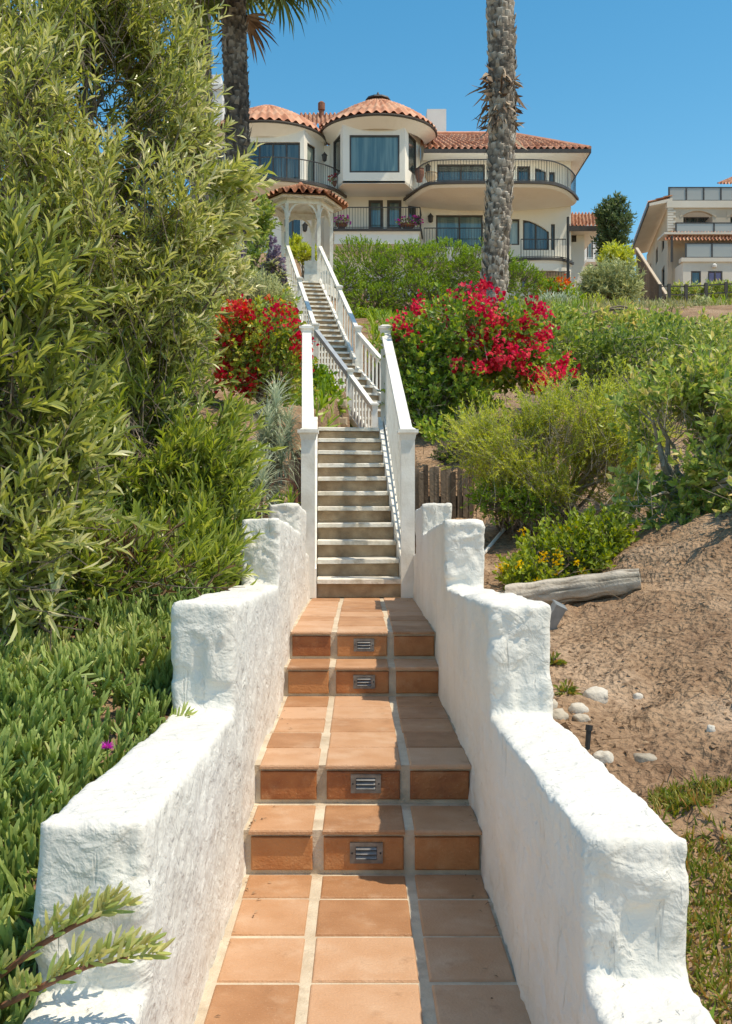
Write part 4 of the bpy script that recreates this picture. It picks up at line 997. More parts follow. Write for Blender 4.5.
# ================================================================ palms
def palm(label, px, d, py_vis, z_top, r0, r1, bark, lean=(0, 0), crown=True, fronds=30, flen=1.5, name='palm_tree'):
    x = X(px, d); z0 = gz(x, d)-.2
    root = empty(name, (x, d, z0), label, 'palm tree', 'fan palms')
    # trunk with overlapping leaf-base scales
    nr = int((z_top-z0)/.11); na = 30
    zz = np.linspace(z0, z_top, nr*4+1); an = np.linspace(0, 2*np.pi, na*2+1)
    zg, ag = np.meshgrid(zz, an, indexing='ij'); t = (zg-z0)/(z_top-z0)
    base = r0+(r1-r0)*t+.09*np.exp(-(zg-z0)/.5)
    nsc = 9
    row = zg/.14+ag/(2*np.pi)*3+.25*fbm(p3(np.cos(ag)*2, np.sin(ag)*2, zg*2), 2, 4); ri = np.floor(row); ph = (ag/(2*np.pi)*nsc+.5*(ri % 2)) % 1; rf_ = row-ri
    j = _h(ri.astype(np.int64), np.floor(ag/(2*np.pi)*nsc+.5*(ri % 2)).astype(np.int64), (ri*0).astype(np.int64), 3)
    out = np.clip((1-np.abs(ph-.5)*2)*1.8, 0, 1)*(.25+.75*rf_)*(.5+.9*j)
    rr = base*(.97+.13*out+.05*fbm(p3(np.cos(ag)*3, np.sin(ag)*3, zg*3), 2, 6))
    bx = x+lean[0]*t+.05*np.sin(zg*.9); by = d+lean[1]*t
    P = np.stack([bx+rr*np.cos(ag), by+rr*np.sin(ag), zg], -1)
    tr = grid_mesh('trunk', P, MT[bark], root, var=np.clip(.12+.6*j+.45*rf_*out-.35*(1-out), 0, 1))
    # ragged boot stubs sticking out of the trunk
    n = int(nr*9); k = rng.random(n); a = rng.random(n)*6.283; tt = k
    rad = (r0+(r1-r0)*tt)*1.02
    pos = np.stack([x+lean[0]*tt+.05*np.sin((z0+(z_top-z0)*k)*.9)+rad*np.cos(a), d+lean[1]*tt+rad*np.sin(a), z0+(z_top-z0)*k], -1)
    dr = np.stack([np.cos(a)*.35, np.sin(a)*.35, np.ones(n)*.9], -1)+rng.normal(0, .15, (n, 3))
    V, fs, va = leaves(T_BLADE, pos, dr, np.stack([np.cos(a), np.sin(a), 0*a], -1), rng.uniform(.07, .19, n), rng.uniform(.06, .12, n), rng.random(n))
    raw_mesh('leaf_boots', V-np.array((x, d, z0)), fs, MT[bark], root, None, va)
    if crown:
        cx, cy, cz = x+lean[0], d+lean[1], z_top
        g_, dd_, pet = [], [], MB()
        for i in range(fronds):
            az = i*2.399+random.random()*.5; elv = math.radians(80-130*(i/fronds)+random.uniform(-8, 8))
            dv = np.array([math.cos(az)*math.cos(elv), math.sin(az)*math.cos(elv), math.sin(elv)])
            L = flen*random.uniform(.75, 1.0); o = np.array([cx, cy, cz]); e = o+dv*L; e[2] -= .25*L*(1-abs(math.sin(elv)))
            pet.tube([o, o*.5+e*.5+np.array([0, 0, .08]), e], [.035, .022, .015], 5)
            side = norm(np.cross(dv, np.array([0, 0, 1.]))+1e-6); up = np.cross(side, dv)
            m_ = 26; f = np.linspace(-2.0, 2.0, m_); 
            dirs = norm(dv[None]*np.cos(f)[:, None]+side[None]*np.sin(f)[:, None]+rng.normal(0, .05, (m_, 3))+np.array([0, 0, -.18]))
            lens = flen*.72*(.72+.28*np.cos(f))*rng.uniform(.85, 1.05, m_)
            dead = i > fronds*.94
            pc = leaves(T_BLADE, np.repeat(e[None], m_, 0), dirs, np.repeat(up[None], m_, 0)+rng.normal(0, .1, (m_, 3)), lens, .085, rng.uniform(0, .6, m_), lens*1.3)
            (dd_ if dead else g_).append(pc)
        pet.build('petioles', MT['husk'], root)
        V, fs, va = merge(g_); raw_mesh('crown', V-np.array((x, d, z0)), fs, MT['palm_leaf'], root, None, va)
        V, fs, va = merge(dd_); raw_mesh('dead_fronds', V-np.array((x, d, z0)), fs, MT['husk'], root, None, va)
    return root, (x, d, z0)
pr_, o_ = palm('tall grey palm trunk with a ragged husk collar right of centre', 496, 20, 297, 21.5, .225, .275, 'palm_bark', lean=(.25, 0))
# collar of dead husks part way up
cz = Z(100, 20); n = 170; a = rng.random(n)*6.283; kz = rng.random(n)
pos = np.stack([X(499.5, 20)+.25*np.cos(a), 20+.25*np.sin(a), cz+(kz-.5)*1.0], -1)
dr = np.stack([np.cos(a), np.sin(a), rng.uniform(-1.5, .4, n)], -1)+rng.normal(0, .3, (n, 3))
V, fs, va = leaves(T_BLADE, pos, dr, rdir(n), rng.uniform(.12, .30, n)+.28*(rng.random(n) < .12), rng.uniform(.035, .10, n), rng.random(n))
raw_mesh('husk_collar', V-np.array(o_), fs, MT['husk'], pr_, None, va)
palm('dark palm trunk with drooping fronds standing left of the gazebo', 234, 22, 165, Z(-55, 22), .235, .245, 'palm_dark_bark', lean=(.05, 0), fronds=34, flen=1.45)
palm('grey palm trunk half hidden behind the tall willow-leaved shrub', 200, 24, 260, Z(-60, 24), .25, .24, 'palm_bark', lean=(.05, 0), fronds=30, flen=1.3)

# ================================================================ shrubs
def shrub(name, label, cat, base, lobes, n, L, k, T, ln, wd, leaf, up=.5, out=.8, thr=-.25, nscale=1.6, spread=.9, shell=.45, bark='bark', nlimb=14, r0=.035, twr=.003, droop=.05,
          flowers=None, group=None, vbias=0, limb_n=6, seed=3, extra=None, jitter=.45):
    P, O = lobes_points(lobes, n, shell, thr, nscale, seed)
    D = O*out+np.array([0, 0, up])+rng.normal(0, jitter, P.shape)
    Dn = norm(D)
    P0 = P-Dn*np.asarray(L)*.6
    parts = []
    pc = [sprays(P0, Dn, L*rng.uniform(.5, 1.35, n), k, T, ln, wd, spread, droop=droop, vseed=seed+2, vbias=vbias)]
    mb_ = MB(); idx = rng.choice(n, size=min(nlimb, n), replace=False)
    bv = Vector(base)
    limbs(mb_, bv, [P0[i] for i in idx], r0, .004, limb_n)
    limbs(mb_, bv+Vector((.12, .1, 0)), [P0[i] for i in rng.choice(n, size=nlimb//2+1)], r0*.8, .004, limb_n)
    mb_.var = .5
    mat_s = MT[bark]
    tv = twig_bits(P0-Dn*.12, Dn, L*1.0+.12, twr)
    parts.append(('foliage', MT[leaf], pc))
    # stems and twigs together
    Vt, ft, at_ = tv
    sv = np.array(mb_.v); 
    r = empty(name, base, label, cat, group)
    q4 = [f for f in mb_.f if len(f) == 4]; 
    V = np.concatenate([sv, Vt]); fsx = [np.concatenate([np.array(q4), ft[0]+len(sv)])]
    raw_mesh('stems', V-np.array(base), fsx, mat_s, r, None, None)
    for nm, mt, pcs in parts+(extra or []):
        Vv, fs, va = merge(pcs); raw_mesh(nm, Vv-np.array(base), fs, mt, r, None, va)
    if flowers:
        for nm, mt, lobes_f, nf, per, fl, fw in flowers:
            Pf, Of = lobes_points(lobes_f, nf, .8, -.15, 2.2, seed+4)
            Pq = np.repeat(Pf, per, 0)+rng.normal(0, fl*.8, (nf*per, 3)); Dq = norm(np.repeat(Of, per, 0)+rng.normal(0, .7, (nf*per, 3)))
            Vv, fs, va = leaves(T_OVAL, Pq, Dq, rdir(nf*per), fl*rng.uniform(.7, 1.2, nf*per), fw*rng.uniform(.8, 1.2, nf*per), np.clip(np.repeat(rng.random(nf), per)+rng.normal(0, .15, nf*per), 0, 1))
            raw_mesh(nm, Vv-np.array(base), fs, MT[mt], r, None, va)
    return r
def G(x, y, dz=-.05): return (x, y, gz(x, y)+dz)
def lb(px, py, d, rx, ry, rz=None):
    "lobe given by its apparent centre and radii in pixels at distance d"
    return (W(px, py, d), (rx*d/F, (rx+ry)/2*d/F if rz is None else rz, ry*d/F))
# left: three willow-leaved shrubs
shrub('willow_shrub', 'tall olive green willow-leaved shrub towering over the left slope', 'shrub', G(-1.9, 6.3),
      [lb(80, 90, 6.2, 110, 120, .8), lb(120, 240, 6.0, 105, 110, .8), lb(20, 180, 5.6, 90, 150, .6), lb(138, 20, 6.6, 46, 60, .6), lb(40, 10, 6.2, 60, 60, .6), lb(90, -10, 6.6, 60, 40, .6), lb(150, 130, 6.2, 44, 76, .5), lb(186, 60, 6.6, 16, 60, .25), lb(192, 150, 6.4, 22, 40, .3), lb(172, 235, 6.1, 46, 70, .5), lb(100, 350, 6.0, 100, 100, .6), lb(175, 330, 6.2, 34, 56, .4)],
      2700, .33, 16, T_LANCE, .08, .0145, 'lf_olive', up=.85, out=.6, thr=-.08, nscale=2.5, spread=.85, nlimb=44, r0=.05, seed=3, vbias=.08)
shrub('willow_shrub', 'bushy willow-leaved shrub beside the upper end of the left parapet wall', 'shrub', G(-1.05, 6.2),
      [lb(192, 470, 5.9, 54, 80, .45), lb(130, 440, 5.8, 74, 86, .5), lb(216, 530, 5.7, 34, 54, .35), lb(180, 560, 5.4, 50, 44, .3), lb(150, 560, 5.6, 60, 46, .35), lb(60, 520, 5.6, 60, 66, .4), lb(50, 588, 4.6, 66, 36, .25), lb(20, 560, 4.5, 50, 40, .25), lb(150, 590, 4.9, 44, 30, .25), lb(192, 580, 5.1, 34, 36, .2), lb(110, 575, 4.75, 50, 34, .2), lb(212, 578, 5.4, 28, 30, .2), lb(182, 400, 6.1, 36, 42, .35)],
      2100, .30, 16, T_LANCE, .095, .0150, 'lf_olive_low', up=.75, out=.75, thr=-.22, nscale=2.2, spread=.6, nlimb=18, r0=.03, seed=17, vbias=.06)
shrub('willow_shrub', 'near willow-leaved shrub with long leaves at the left edge of the photo', 'shrub', G(-1.75, 4.3),
      [lb(0, 400, 4.1, 75, 130, .35), lb(20, 280, 4.2, 60, 90, .3), lb(10, 540, 4.0, 60, 80, .3), lb(60, 480, 4.3, 50, 70, .25)],
      460, .30, 16, T_LANCE, .10, .017, 'lf_olive', up=.55, out=.7, thr=-.2, nscale=2.4, spread=.7, nlimb=12, r0=.03, seed=29, vbias=.04)
# a loose branch of the tall shrub reaching past the palm
P = np.array([W(px, py, 6.1) for px, py in ((225, 190), (240, 182), (252, 172), (262, 178), (238, 200), (246, 212), (228, 222), (236, 240), (224, 168), (250, 190), (222, 255), (242, 226))]); P = np.repeat(P, 3, 0)+rng.normal(0, .03, (36, 3))
shrub_b = [o for o in COL.objects if o.name == 'willow_shrub'][0]
V, fs, va = sprays(P-np.array([.22, 0, .02]), np.array([[1, -.1, .25]])+rng.normal(0, .3, (36, 3)), .26, 14, T_LANCE, .10, .021, .75, vbias=.2)
raw_mesh('branch_leaves', V-np.array(shrub_b.location), fs, MT['lf_olive'], shrub_b, None, va)
m = MB(); m.tube([W(150, 250, 6.2), W(195, 215, 6.15), W(232, 196, 6.1), W(256, 180, 6.1)], [.014, .011, .008, .004], 6); m.tube([W(195, 215, 6.15), W(225, 232, 6.1), W(240, 236, 6.1)], [.009, .007, .004], 6); m.build('branch', MT['bark'], shrub_b)

shrub('low_shrub', 'yellow green planting glimpsed through the gazebo behind its low white panel', 'shrub', G(-1.55, 29.6),
      [lb(303, 254, 29.4, 15, 7, .4), lb(294, 244, 29.6, 6, 9, .3)], 150, .2, 8, T_OVAL, .12, .05, 'lf_feather', up=.8, nlimb=5, seed=211)
# red bougainvillea, silver rosettes and the rest of the left bank
shrub('bougainvillea', 'red flowering bougainvillea left of the white stair railing', 'bougainvillea', G(-1.2, 13.0),
      [lb(266, 335, 12.9, 42, 34, .5), lb(245, 362, 12.9, 30, 32, .4), lb(284, 368, 12.9, 26, 36, .4), lb(240, 325, 12.9, 22, 18, .3)],
      620, .26, 9, T_OVAL, .062, .042, 'lf_boug', up=.4, out=.8, thr=-.3, nscale=2, nlimb=12, seed=41, vbias=.22,
      flowers=[('bracts', 'bract_red', [lb(262, 322, 12.9, 42, 24, .5), lb(243, 340, 12.8, 24, 34, .4), lb(300, 352, 12.8, 10, 26, .3), lb(240, 378, 12.8, 20, 10, .3), lb(275, 330, 12.6, 34, 24, .3)], 185, 10, .055, .05)])
def rosette_plant(name, label, cat, base, heads, nl, ln, wd, leaf, droop=.5, stem=.02, group=None, up=.25, mt='bark'):
    mb_ = MB(); pcs = []
    for h in heads:
        h = np.array(h); b = np.array(base)
        mb_.tube([b, b*.4+h*.6+np.array([.02, 0, -.03]), h], [stem*1.2, stem, stem*.7], 6)
        a = np.arange(nl)*2.399; el_ = np.linspace(-.7, 1.25, nl)+rng.normal(0, .12, nl)
        d = np.stack([np.cos(a)*np.cos(el_), np.sin(a)*np.cos(el_), np.sin(el_)+up], -1)
        pos = h[None]+np.stack([0*a, 0*a, np.linspace(-.22, .03, nl)], -1)*(ln/.3)
        pcs.append(leaves(T_BLADE, pos, d, np.stack([0*a, 0*a, 0*a+1], -1)+rng.normal(0, .15, (nl, 3)), ln*rng.uniform(.7, 1.1, nl), wd, np.clip(.5+.25*np.sin(el_)+rng.normal(0, .18, nl), 0, 1), ln*rng.uniform(.6, 1.6, nl)*droop*2))
    return plant(name, label, cat, base, [('stems', MT[mt], mb_), ('leaves', MT[leaf], pcs)], group)
rosette_plant('echium_plant', 'silvery long-leaved rosette plant under the red bougainvillea beside the left newel post', 'plant', G(-.82, 9.6),
      [W(276, 402, 9.5), W(268, 424, 9.4), W(288, 428, 9.6), W(262, 440, 9.5), W(281, 448, 9.4)], 150, .27, .013, 'lf_silver', droop=.8, group='silvery rosette plants')
rosette_plant('echium_plant', 'silvery rosette plant with drooping narrow leaves, lower and further left of the other', 'plant', G(-1.0, 8.6),
      [W(252, 466, 8.4), W(262, 482, 8.3), W(244, 486, 8.4)], 150, .28, .012, 'lf_silver', droop=.8, group='silvery rosette plants')
rosette_plant('strap_leaf_plant', 'small green strap-leaved plant at the foot of the left newel post', 'plant', G(-.62, 8.75), [W(281, 506, 8.6), W(290, 503, 8.8)], 26, .17, .02, 'lf_bright', up=.7)
def spike_bush(name, label, base, tips, leaf, fl):
    mb_ = MB(); pcs = []; pf = []
    for t in tips:
        t = np.array(t); b = np.array(base); mb_.tube([b, b*.5+t*.5, t], [.03, .022, .012], 6)
        n = 130; a = rng.random(n)*6.283; zz_ = rng.random(n); r_ = .10*(1-zz_*.7)
        pos = t[None]+np.stack([np.cos(a)*r_*.6, np.sin(a)*r_*.6, zz_*.62-.05], -1)
        pf.append(leaves(T_DIAM, pos, np.stack([np.cos(a), np.sin(a), .5+0*a], -1), rdir(n), .09, .07, rng.random(n)))
        n = 60; a = rng.random(n)*6.283; e_ = rng.uniform(-.5, .7, n)
        pcs.append(leaves(T_BLADE, t[None]+rng.normal(0, .05, (n, 3))-np.array([0, 0, .12]), np.stack([np.cos(a)*np.cos(e_), np.sin(a)*np.cos(e_), np.sin(e_)], -1), rdir(n)*.3+np.array([0, 0, 1]), .34, .05, rng.random(n)))
    return plant(name, label, 'flowering plant', base, [('stems', MT['bark'], mb_), ('leaves', MT[leaf], pcs), ('flower_spikes', MT[fl], pf)], 'purple spiked echiums')
spike_bush('tower_echium', 'grey-leaved echium with pale purple flower spikes against the gazebo stair rail', G(-2.0, 24.2),
      [W(px, py, 24) for px, py in ((277, 272), (270, 280), (282, 283), (273, 262), (264, 290), (279, 300))], 'lf_grey', 'purple')
spike_bush('tower_echium', 'echium with dark purple flower spikes between the two left palm trunks', G(-3.0, 21),
      [W(px, py, 20.6) for px, py in ((233, 262), (226, 266), (239, 270), (186, 246), (192, 252))], 'lf_grey', 'purple')
shrub('dark_shrub', 'dark leafy shrub beside the left posts of the gazebo', 'shrub', G(-2.6, 25.6),
      [lb(258, 262, 25.4, 16, 36, .9), lb(249, 235, 25.8, 16, 30, .8), lb(268, 300, 24.5, 18, 22, .7), lb(262, 218, 26, 10, 20, .5)], 480, .36, 9, T_OVAL, .12, .06, 'lf_dark', nlimb=10, seed=51, nscale=1.2)
shrub('round_shrub', 'soft sage green shrub just above the red bougainvillea', 'shrub', G(-2.1, 19.2),
      [lb(256, 296, 19, 30, 22, .8), lb(278, 306, 19, 18, 18, .6), lb(236, 302, 19, 22, 18, .7)], 700, .2, 11, T_DIAM, .085, .02, 'lf_grey', up=.9, nlimb=10, seed=53, vbias=.05)
shrub('willow_shrub', 'yellow green willow-leaved shrub further up the left bank beneath the dark palm', 'shrub', G(-3.4, 17.0),
      [lb(205, 285, 16.5, 32, 40, .8), lb(185, 310, 16, 40, 50, .8), lb(220, 232, 17, 24, 26, .7), lb(226, 272, 16.2, 14, 26, .5)], 560, .5, 12, T_LANCE, .16, .04, 'lf_olive', up=.6, nlimb=14, seed=57, vbias=.14, nscale=1.1)
shrub('background_shrub', 'broad dark shrub filling the bank behind the tall willow-leaved shrub', 'shrub', G(-5.6, 15.5),
      [lb(60, 330, 15, 130, 110, 1.2), lb(150, 380, 13, 80, 80, .9), lb(40, 200, 16, 90, 110, 1.0)], 900, .5, 10, T_LANCE, .17, .05, 'lf_dark', up=.5, nlimb=16, seed=59, vbias=.1, nscale=.8)

# right: magenta bougainvillea
shrub('bougainvillea', 'large magenta flowering bougainvillea right of the white stair railing', 'bougainvillea', G(.95, 12.4),
      [lb(465, 345, 12.3, 60, 44, .8), lb(424, 368, 12.1, 34, 46, .6), lb(512, 348, 12.4, 42, 40, .7), lb(450, 395, 11.9, 50, 30, .5), lb(540, 365, 12.5, 30, 30, .5), lb(408, 345, 12.0, 18, 26, .4), lb(430, 415, 11.8, 24, 22, .35), lb(415, 395, 11.9, 20, 26, .35)],
      1900, .26, 9, T_OVAL, .07, .047, 'lf_boug', up=.35, out=.85, thr=-.32, nscale=1.8, nlimb=16, r0=.045, seed=61, vbias=-.02, bark='greybark',
      flowers=[('bracts', 'bract', [lb(465, 312, 12.0, 58, 20, .75), lb(425, 322, 11.8, 32, 20, .45), lb(510, 325, 12.0, 42, 22, .55), lb(470, 328, 11.6, 60, 18, .3), lb(542, 360, 12.0, 24, 24, .4), lb(480, 345, 11.6, 50, 22, .5), lb(555, 378, 12.2, 22, 10, .4)], 185, 15, .05, .045)])
shrub('low_shrub', 'dark low shrub in the shade under the magenta bougainvillea above the plank fence', 'shrub', G(1.0, 10.6),
      [lb(440, 448, 10.5, 26, 22, .35), lb(462, 440, 10.6, 20, 20, .3), lb(425, 452, 10.5, 10, 18, .3)], 260, .2, 8, T_OVAL, .06, .04, 'lf_boug', up=.5, nlimb=8, seed=64)
# clipped hedge below the house
shrub('hedge', 'long bright green billowing hedge below the house', 'hedge', G(2.2, 33, -.1),
      [lb(365, 276, 33, 34, 34, 1.4), lb(405, 278, 33, 40, 36, 1.6), lb(445, 274, 33.4, 40, 30, 1.6), lb(482, 276, 33.4, 36, 28, 1.5), lb(515, 288, 33.2, 26, 22, 1.2), lb(345, 292, 32.2, 16, 26, 1.0), lb(372, 304, 31.8, 26, 18, 1.0), lb(415, 300, 32, 36, 20, 1.0)],
      7000, .19, 10, T_DIAM, .085, .028, 'lf_hedge', up=.5, out=1.0, thr=-.9, spread=.6, nlimb=20, seed=67, nscale=.9, shell=.86, vbias=.05, jitter=.25, twr=.006)
shrub('low_shrub', 'low green shrub on the bank between the hedge and the upper stairs', 'shrub', G(.55, 27.5),
      [lb(372, 322, 27, 20, 12, .6), lb(352, 318, 27, 10, 14, .4)], 240, .2, 9, T_DIAM, .1, .04, 'lf_bright', up=.8, nlimb=6, seed=69)
shrub('low_shrub', 'leafy green plant above the block wall left of the middle stairs', 'shrub', G(-.55, 17.4),
      [lb(322, 392, 16.6, 14, 12, .4), lb(334, 404, 16.3, 12, 9, .35), lb(318, 378, 17, 7, 12, .3)], 160, .22, 8, T_OVAL, .10, .06, 'lf_bright', up=.8, nlimb=6, seed=70)
# feathery yellow-green bush and the mixed shrubs of the right bank
shrub('feathery_shrub', 'feathery yellow green shrub in front of the old plank fence', 'shrub', G(1.7, 9.4),
      [lb(575, 425, 9.0, 60, 34, .6), lb(505, 455, 9.0, 44, 36, .5), lb(615, 455, 9.0, 46, 50, .5), lb(555, 485, 8.9, 66, 22, .4), lb(478, 435, 9.1, 20, 20, .3), lb(585, 390, 9.2, 36, 14, .3), lb(640, 420, 9.4, 34, 40, .4), lb(535, 420, 9.1, 22, 16, .3)],
      2000, .40, 34, T_DIAM, .042, .0095, 'lf_feather', up=.6, out=.55, thr=-.1, nscale=2.6, spread=.75, nlimb=18, r0=.02, twr=.002, seed=71, bark='greybark', vbias=.03)
shrub('low_shrub', 'dense bright green low shrub at the base of the feathery shrub by the plank fence', 'shrub', G(1.25, 9.2),
      [lb(502, 498, 8.9, 34, 18, .35), lb(530, 505, 8.8, 28, 14, .3)], 260, .14, 9, T_OVAL, .04, .022, 'lf_bright', up=.6, nlimb=8, r0=.012, seed=73)
shrub('broadleaf_shrub', 'large olive broad-leaved shrub leaning in from the right edge over the sandy slope', 'shrub', G(2.35, 7.6),
      [lb(690, 470, 7.3, 60, 60, .5), lb(640, 500, 7.2, 40, 50, .4), lb(720, 410, 7.5, 50, 60, .5), lb(665, 420, 7.6, 50, 44, .5), lb(700, 530, 7.2, 40, 34, .35), lb(625, 470, 7.3, 22, 40, .3), lb(760, 480, 6.6, 50, 50, .5), lb(770, 400, 6.8, 50, 60, .5), lb(725, 535, 6.9, 30, 26, .3), lb(655, 535, 7.2, 26, 22, .25)],
      1250, .30, 11, T_OVAL, .068, .034, 'lf_toyon', up=.4, out=.8, thr=-.12, nscale=2.2, spread=.9, nlimb=26, r0=.034, seed=79, droop=.12, bark='greybark')
shrub('mixed_shrub', 'wide grey green shrub thicket behind the feathery shrub on the right bank', 'shrub', G(5.0, 14.5),
      [lb(640, 370, 13.6, 70, 40, 1.0), lb(700, 380, 13.4, 60, 50, 1.0), lb(590, 365, 13.8, 40, 34, .8), lb(720, 345, 14.5, 50, 24, .8), lb(650, 342, 14.5, 60, 16, .8), lb(560, 350, 13.6, 26, 26, .6)],
      1500, .30, 9, T_OVAL, .08, .036, 'lf_dark', up=.45, out=.8, thr=-.22, nscale=1.6, nlimb=24, r0=.03, seed=83, vbias=.08, bark='greybark')
shrub('lantana', 'low green lantana dotted with yellow flowers beside the fallen log', 'flowering plant', G(1.45, 7.4),
      [lb(570, 556, 7.0, 54, 26, .4), lb(530, 572, 6.9, 30, 18, .3), lb(600, 540, 7.1, 30, 24, .35), lb(550, 580, 6.8, 40, 12, .25)],
      900, .16, 10, T_OVAL, .042, .024, 'lf_lantana', up=.6, out=.8, thr=-.3, nscale=3, nlimb=16, r0=.010, twr=.002, seed=89,
      flowers=[('blossoms', 'yellow', [lb(566, 550, 6.85, 56, 26, .35), lb(540, 570, 6.75, 40, 20, .3)], 20, 18, .017, .015)])
shrub('orange_shrub', 'small orange tipped shrub below the curved lower balcony', 'flowering plant', G(6.9, 38),
      [lb(548, 292, 38, 22, 9, .8), lb(570, 300, 38, 16, 8, .8)], 260, .3, 8, T_DIAM, .16, .06, 'lf_bright', up=.8, nlimb=6, seed=91,
      flowers=[('blossoms', 'orange', [lb(550, 288, 38, 20, 6, .8)], 60, 6, .12, .08)])
shrub('grey_shrub', 'rounded grey green shrub below the annex between the two houses', 'shrub', G(11.0, 46),
      [lb(612, 284, 46, 28, 22, 1.4), lb(624, 292, 46, 16, 16, 1.2), lb(596, 290, 46, 18, 18, 1.0)], 900, .45, 8, T_DIAM, .26, .07, 'lf_grey', up=.6, nlimb=12, seed=93, nscale=.7, vbias=.05)
shrub('yellow_shrub', 'yellow green shrub under the leaning dark tree between the houses', 'shrub', G(X(632, 52), 52),
      [lb(624, 262, 52, 9, 13, .6), lb(614, 258, 52, 12, 12, .8)], 330, .45, 8, T_DIAM, .26, .08, 'lf_feather', up=.6, nlimb=8, seed=95, nscale=.7)
# leaning dark tree
shrub('dark_tree', 'dark leaning conifer standing between the two houses', 'tree', G(X(612, 60), 60),
      [lb(614, 226, 60, 16, 26, 1.2), lb(620, 210, 60, 13, 14, 1.0), lb(610, 244, 60, 12, 18, 1.0), lb(606, 216, 60, 9, 14, .8)], 900, .45, 9, T_DIAM, .26, .08, 'lf_cypress', up=.5, nlimb=14, r0=.12, seed=97, nscale=.8, thr=-.4)
shrub('hedge', 'low clipped hedge at the foot of the neighbouring house', 'hedge', G(X(715, 70), 70),
      [lb(690, 294, 70, 26, 8, 1), lb(725, 292, 70, 26, 8, 1)], 420, .4, 8, T_DIAM, .3, .1, 'lf_dark', up=.6, nlimb=8, seed=99, nscale=.7, thr=-.6, vbias=.15)
shrub('bright_shrub', 'bright lime green clump on the bare slope at the far right', 'shrub', G(X(722, 42), 42),
      [lb(722, 316, 42, 14, 9, .8)], 180, .5, 8, T_BLADE, .4, .05, 'lf_bright', up=1.4, nlimb=5, seed=101, thr=-.6)
shrub('low_shrub', 'small olive shrub beside the bright lime green clump', 'shrub', G(X(700, 43), 43), [lb(700, 308, 43, 9, 7, .6)], 120, .35, 8, T_DIAM, .22, .08, 'lf_grey', nlimb=5, seed=103)
shrub('slope_shrub', 'dark leafy shrub at the top of the right thicket below the grassy slope', 'shrub', G(X(690, 22), 22),
      [lb(690, 335, 21, 60, 16, 1.0), lb(620, 330, 21, 50, 16, 1.0), lb(560, 330, 20, 30, 18, .8)], 900, .3, 9, T_OVAL, .11, .05, 'lf_toyon', up=.6, nlimb=14, seed=105, nscale=1.2, vbias=.1)
for lab, px, py, d, rx, ry, lf, sd in (('wispy pale grey green shrub on the slope just right of the tall palm', 552, 312, 30, 30, 14, 'lf_silver', 201), ('olive mound shrub on the slope below the grey green shrub', 600, 312, 34, 34, 12, 'lf_feather', 203),
    ('dusty green shrub on the slope below the brown board fence', 650, 316, 36, 26, 11, 'lf_grey', 205), ('rusty olive shrub between the bougainvillea and the pale slope shrub', 566, 326, 26, 22, 12, 'lf_turf', 207), ('small sage shrub on the bare slope near the rail fence', 676, 318, 40, 14, 8, 'lf_silver', 209)):
    shrub('slope_shrub', lab, 'shrub', G(X(px, d), d), [lb(px, py, d, rx, ry, .9), lb(px-rx*.5, py+3, d, rx*.5, ry*.8, .7), lb(px+rx*.55, py+4, d, rx*.5, ry*.7, .7)], 420, .34, 10, T_BLADE, .17, .03, lf, up=.9, out=.7, nlimb=8, seed=sd, nscale=1.0, thr=-.35, vbias=.05)
def grass_stuff(name, label, pts, ln, wd, leaf, lean=.35, var0=0):
    n = len(pts); d = np.array([0, 0, 1.])+rng.normal(0, lean, (n, 3)); d[:, 2] = np.abs(d[:, 2])
    V, fs, va = leaves(T_BLADE, pts, d, rdir(n), ln*rng.uniform(.5, 1.2, n), wd, np.clip(rng.random(n)+var0, 0, 1), ln)
    o = raw_mesh(name, V, fs, MT[leaf], None, (0, 0, 0), va); return tag(o, label, 'grass', kind='stuff')
def gpts(n, x0, x1, y0, y1, th=-.1, sc=.8, seed=5):
    out = []
    while sum(map(len, out)) < n:
        x = rng.uniform(x0, x1, n); y = rng.uniform(y0, y1, n); k = fbm(p3(x*sc, y*sc), 2, seed) > th
        out.append(p3(x, y, 0)[k])
    P = np.concatenate(out)[:n]; P[:, 2] = ground(P[:, 0], P[:, 1])-.01; return P
far = np.concatenate([gpts(14000, 2.5, 26, 30, 62, -.2, .3), gpts(4500, 2.8, 14, 19, 32, -.2, .3, 8)])
far = far[~((far[:, 0] < 6.2) & (far[:, 1] > 31) & (far[:, 1] < 35))]
grass_stuff('hillside_grass', 'pale tufted grass over the slope between the thicket and the houses', far, .34, .035, 'lf_grass', .7)
grass_stuff('bank_grass', 'green ground cover on the upper bank around the stairs', np.concatenate([gpts(4000, -7, -1.9, 17, 34, -.3, .4, 3), gpts(2600, .2, 5.5, 21, 31, .0, .5, 4), gpts(1200, -1.2, .5, 14, 19.5, -.2, .6, 2)]), .3, .04, 'lf_bright', .6)
tp = np.concatenate([gpts(30000, .64, 1.9, 1.7, 3.15, -2, 2.2, 6), gpts(1800, .9, 1.9, 2.9, 3.3, .05, 3, 6)])
tn = .22*fbm(p3(tp[:, 0]*4, tp[:, 1]*4), 3, 66)+.07*rng.normal(size=len(tp))
tp = tp[(tp[:, 1] < 3.0+tn) & (tp[:, 0] < 1.5+2*tn) | (np.arange(len(tp)) >= 30000)]
grass_stuff('low_turf', 'short mixed green and rusty turf at the foot of the sandy slope', tp, .05, .008, 'lf_turf', .9)

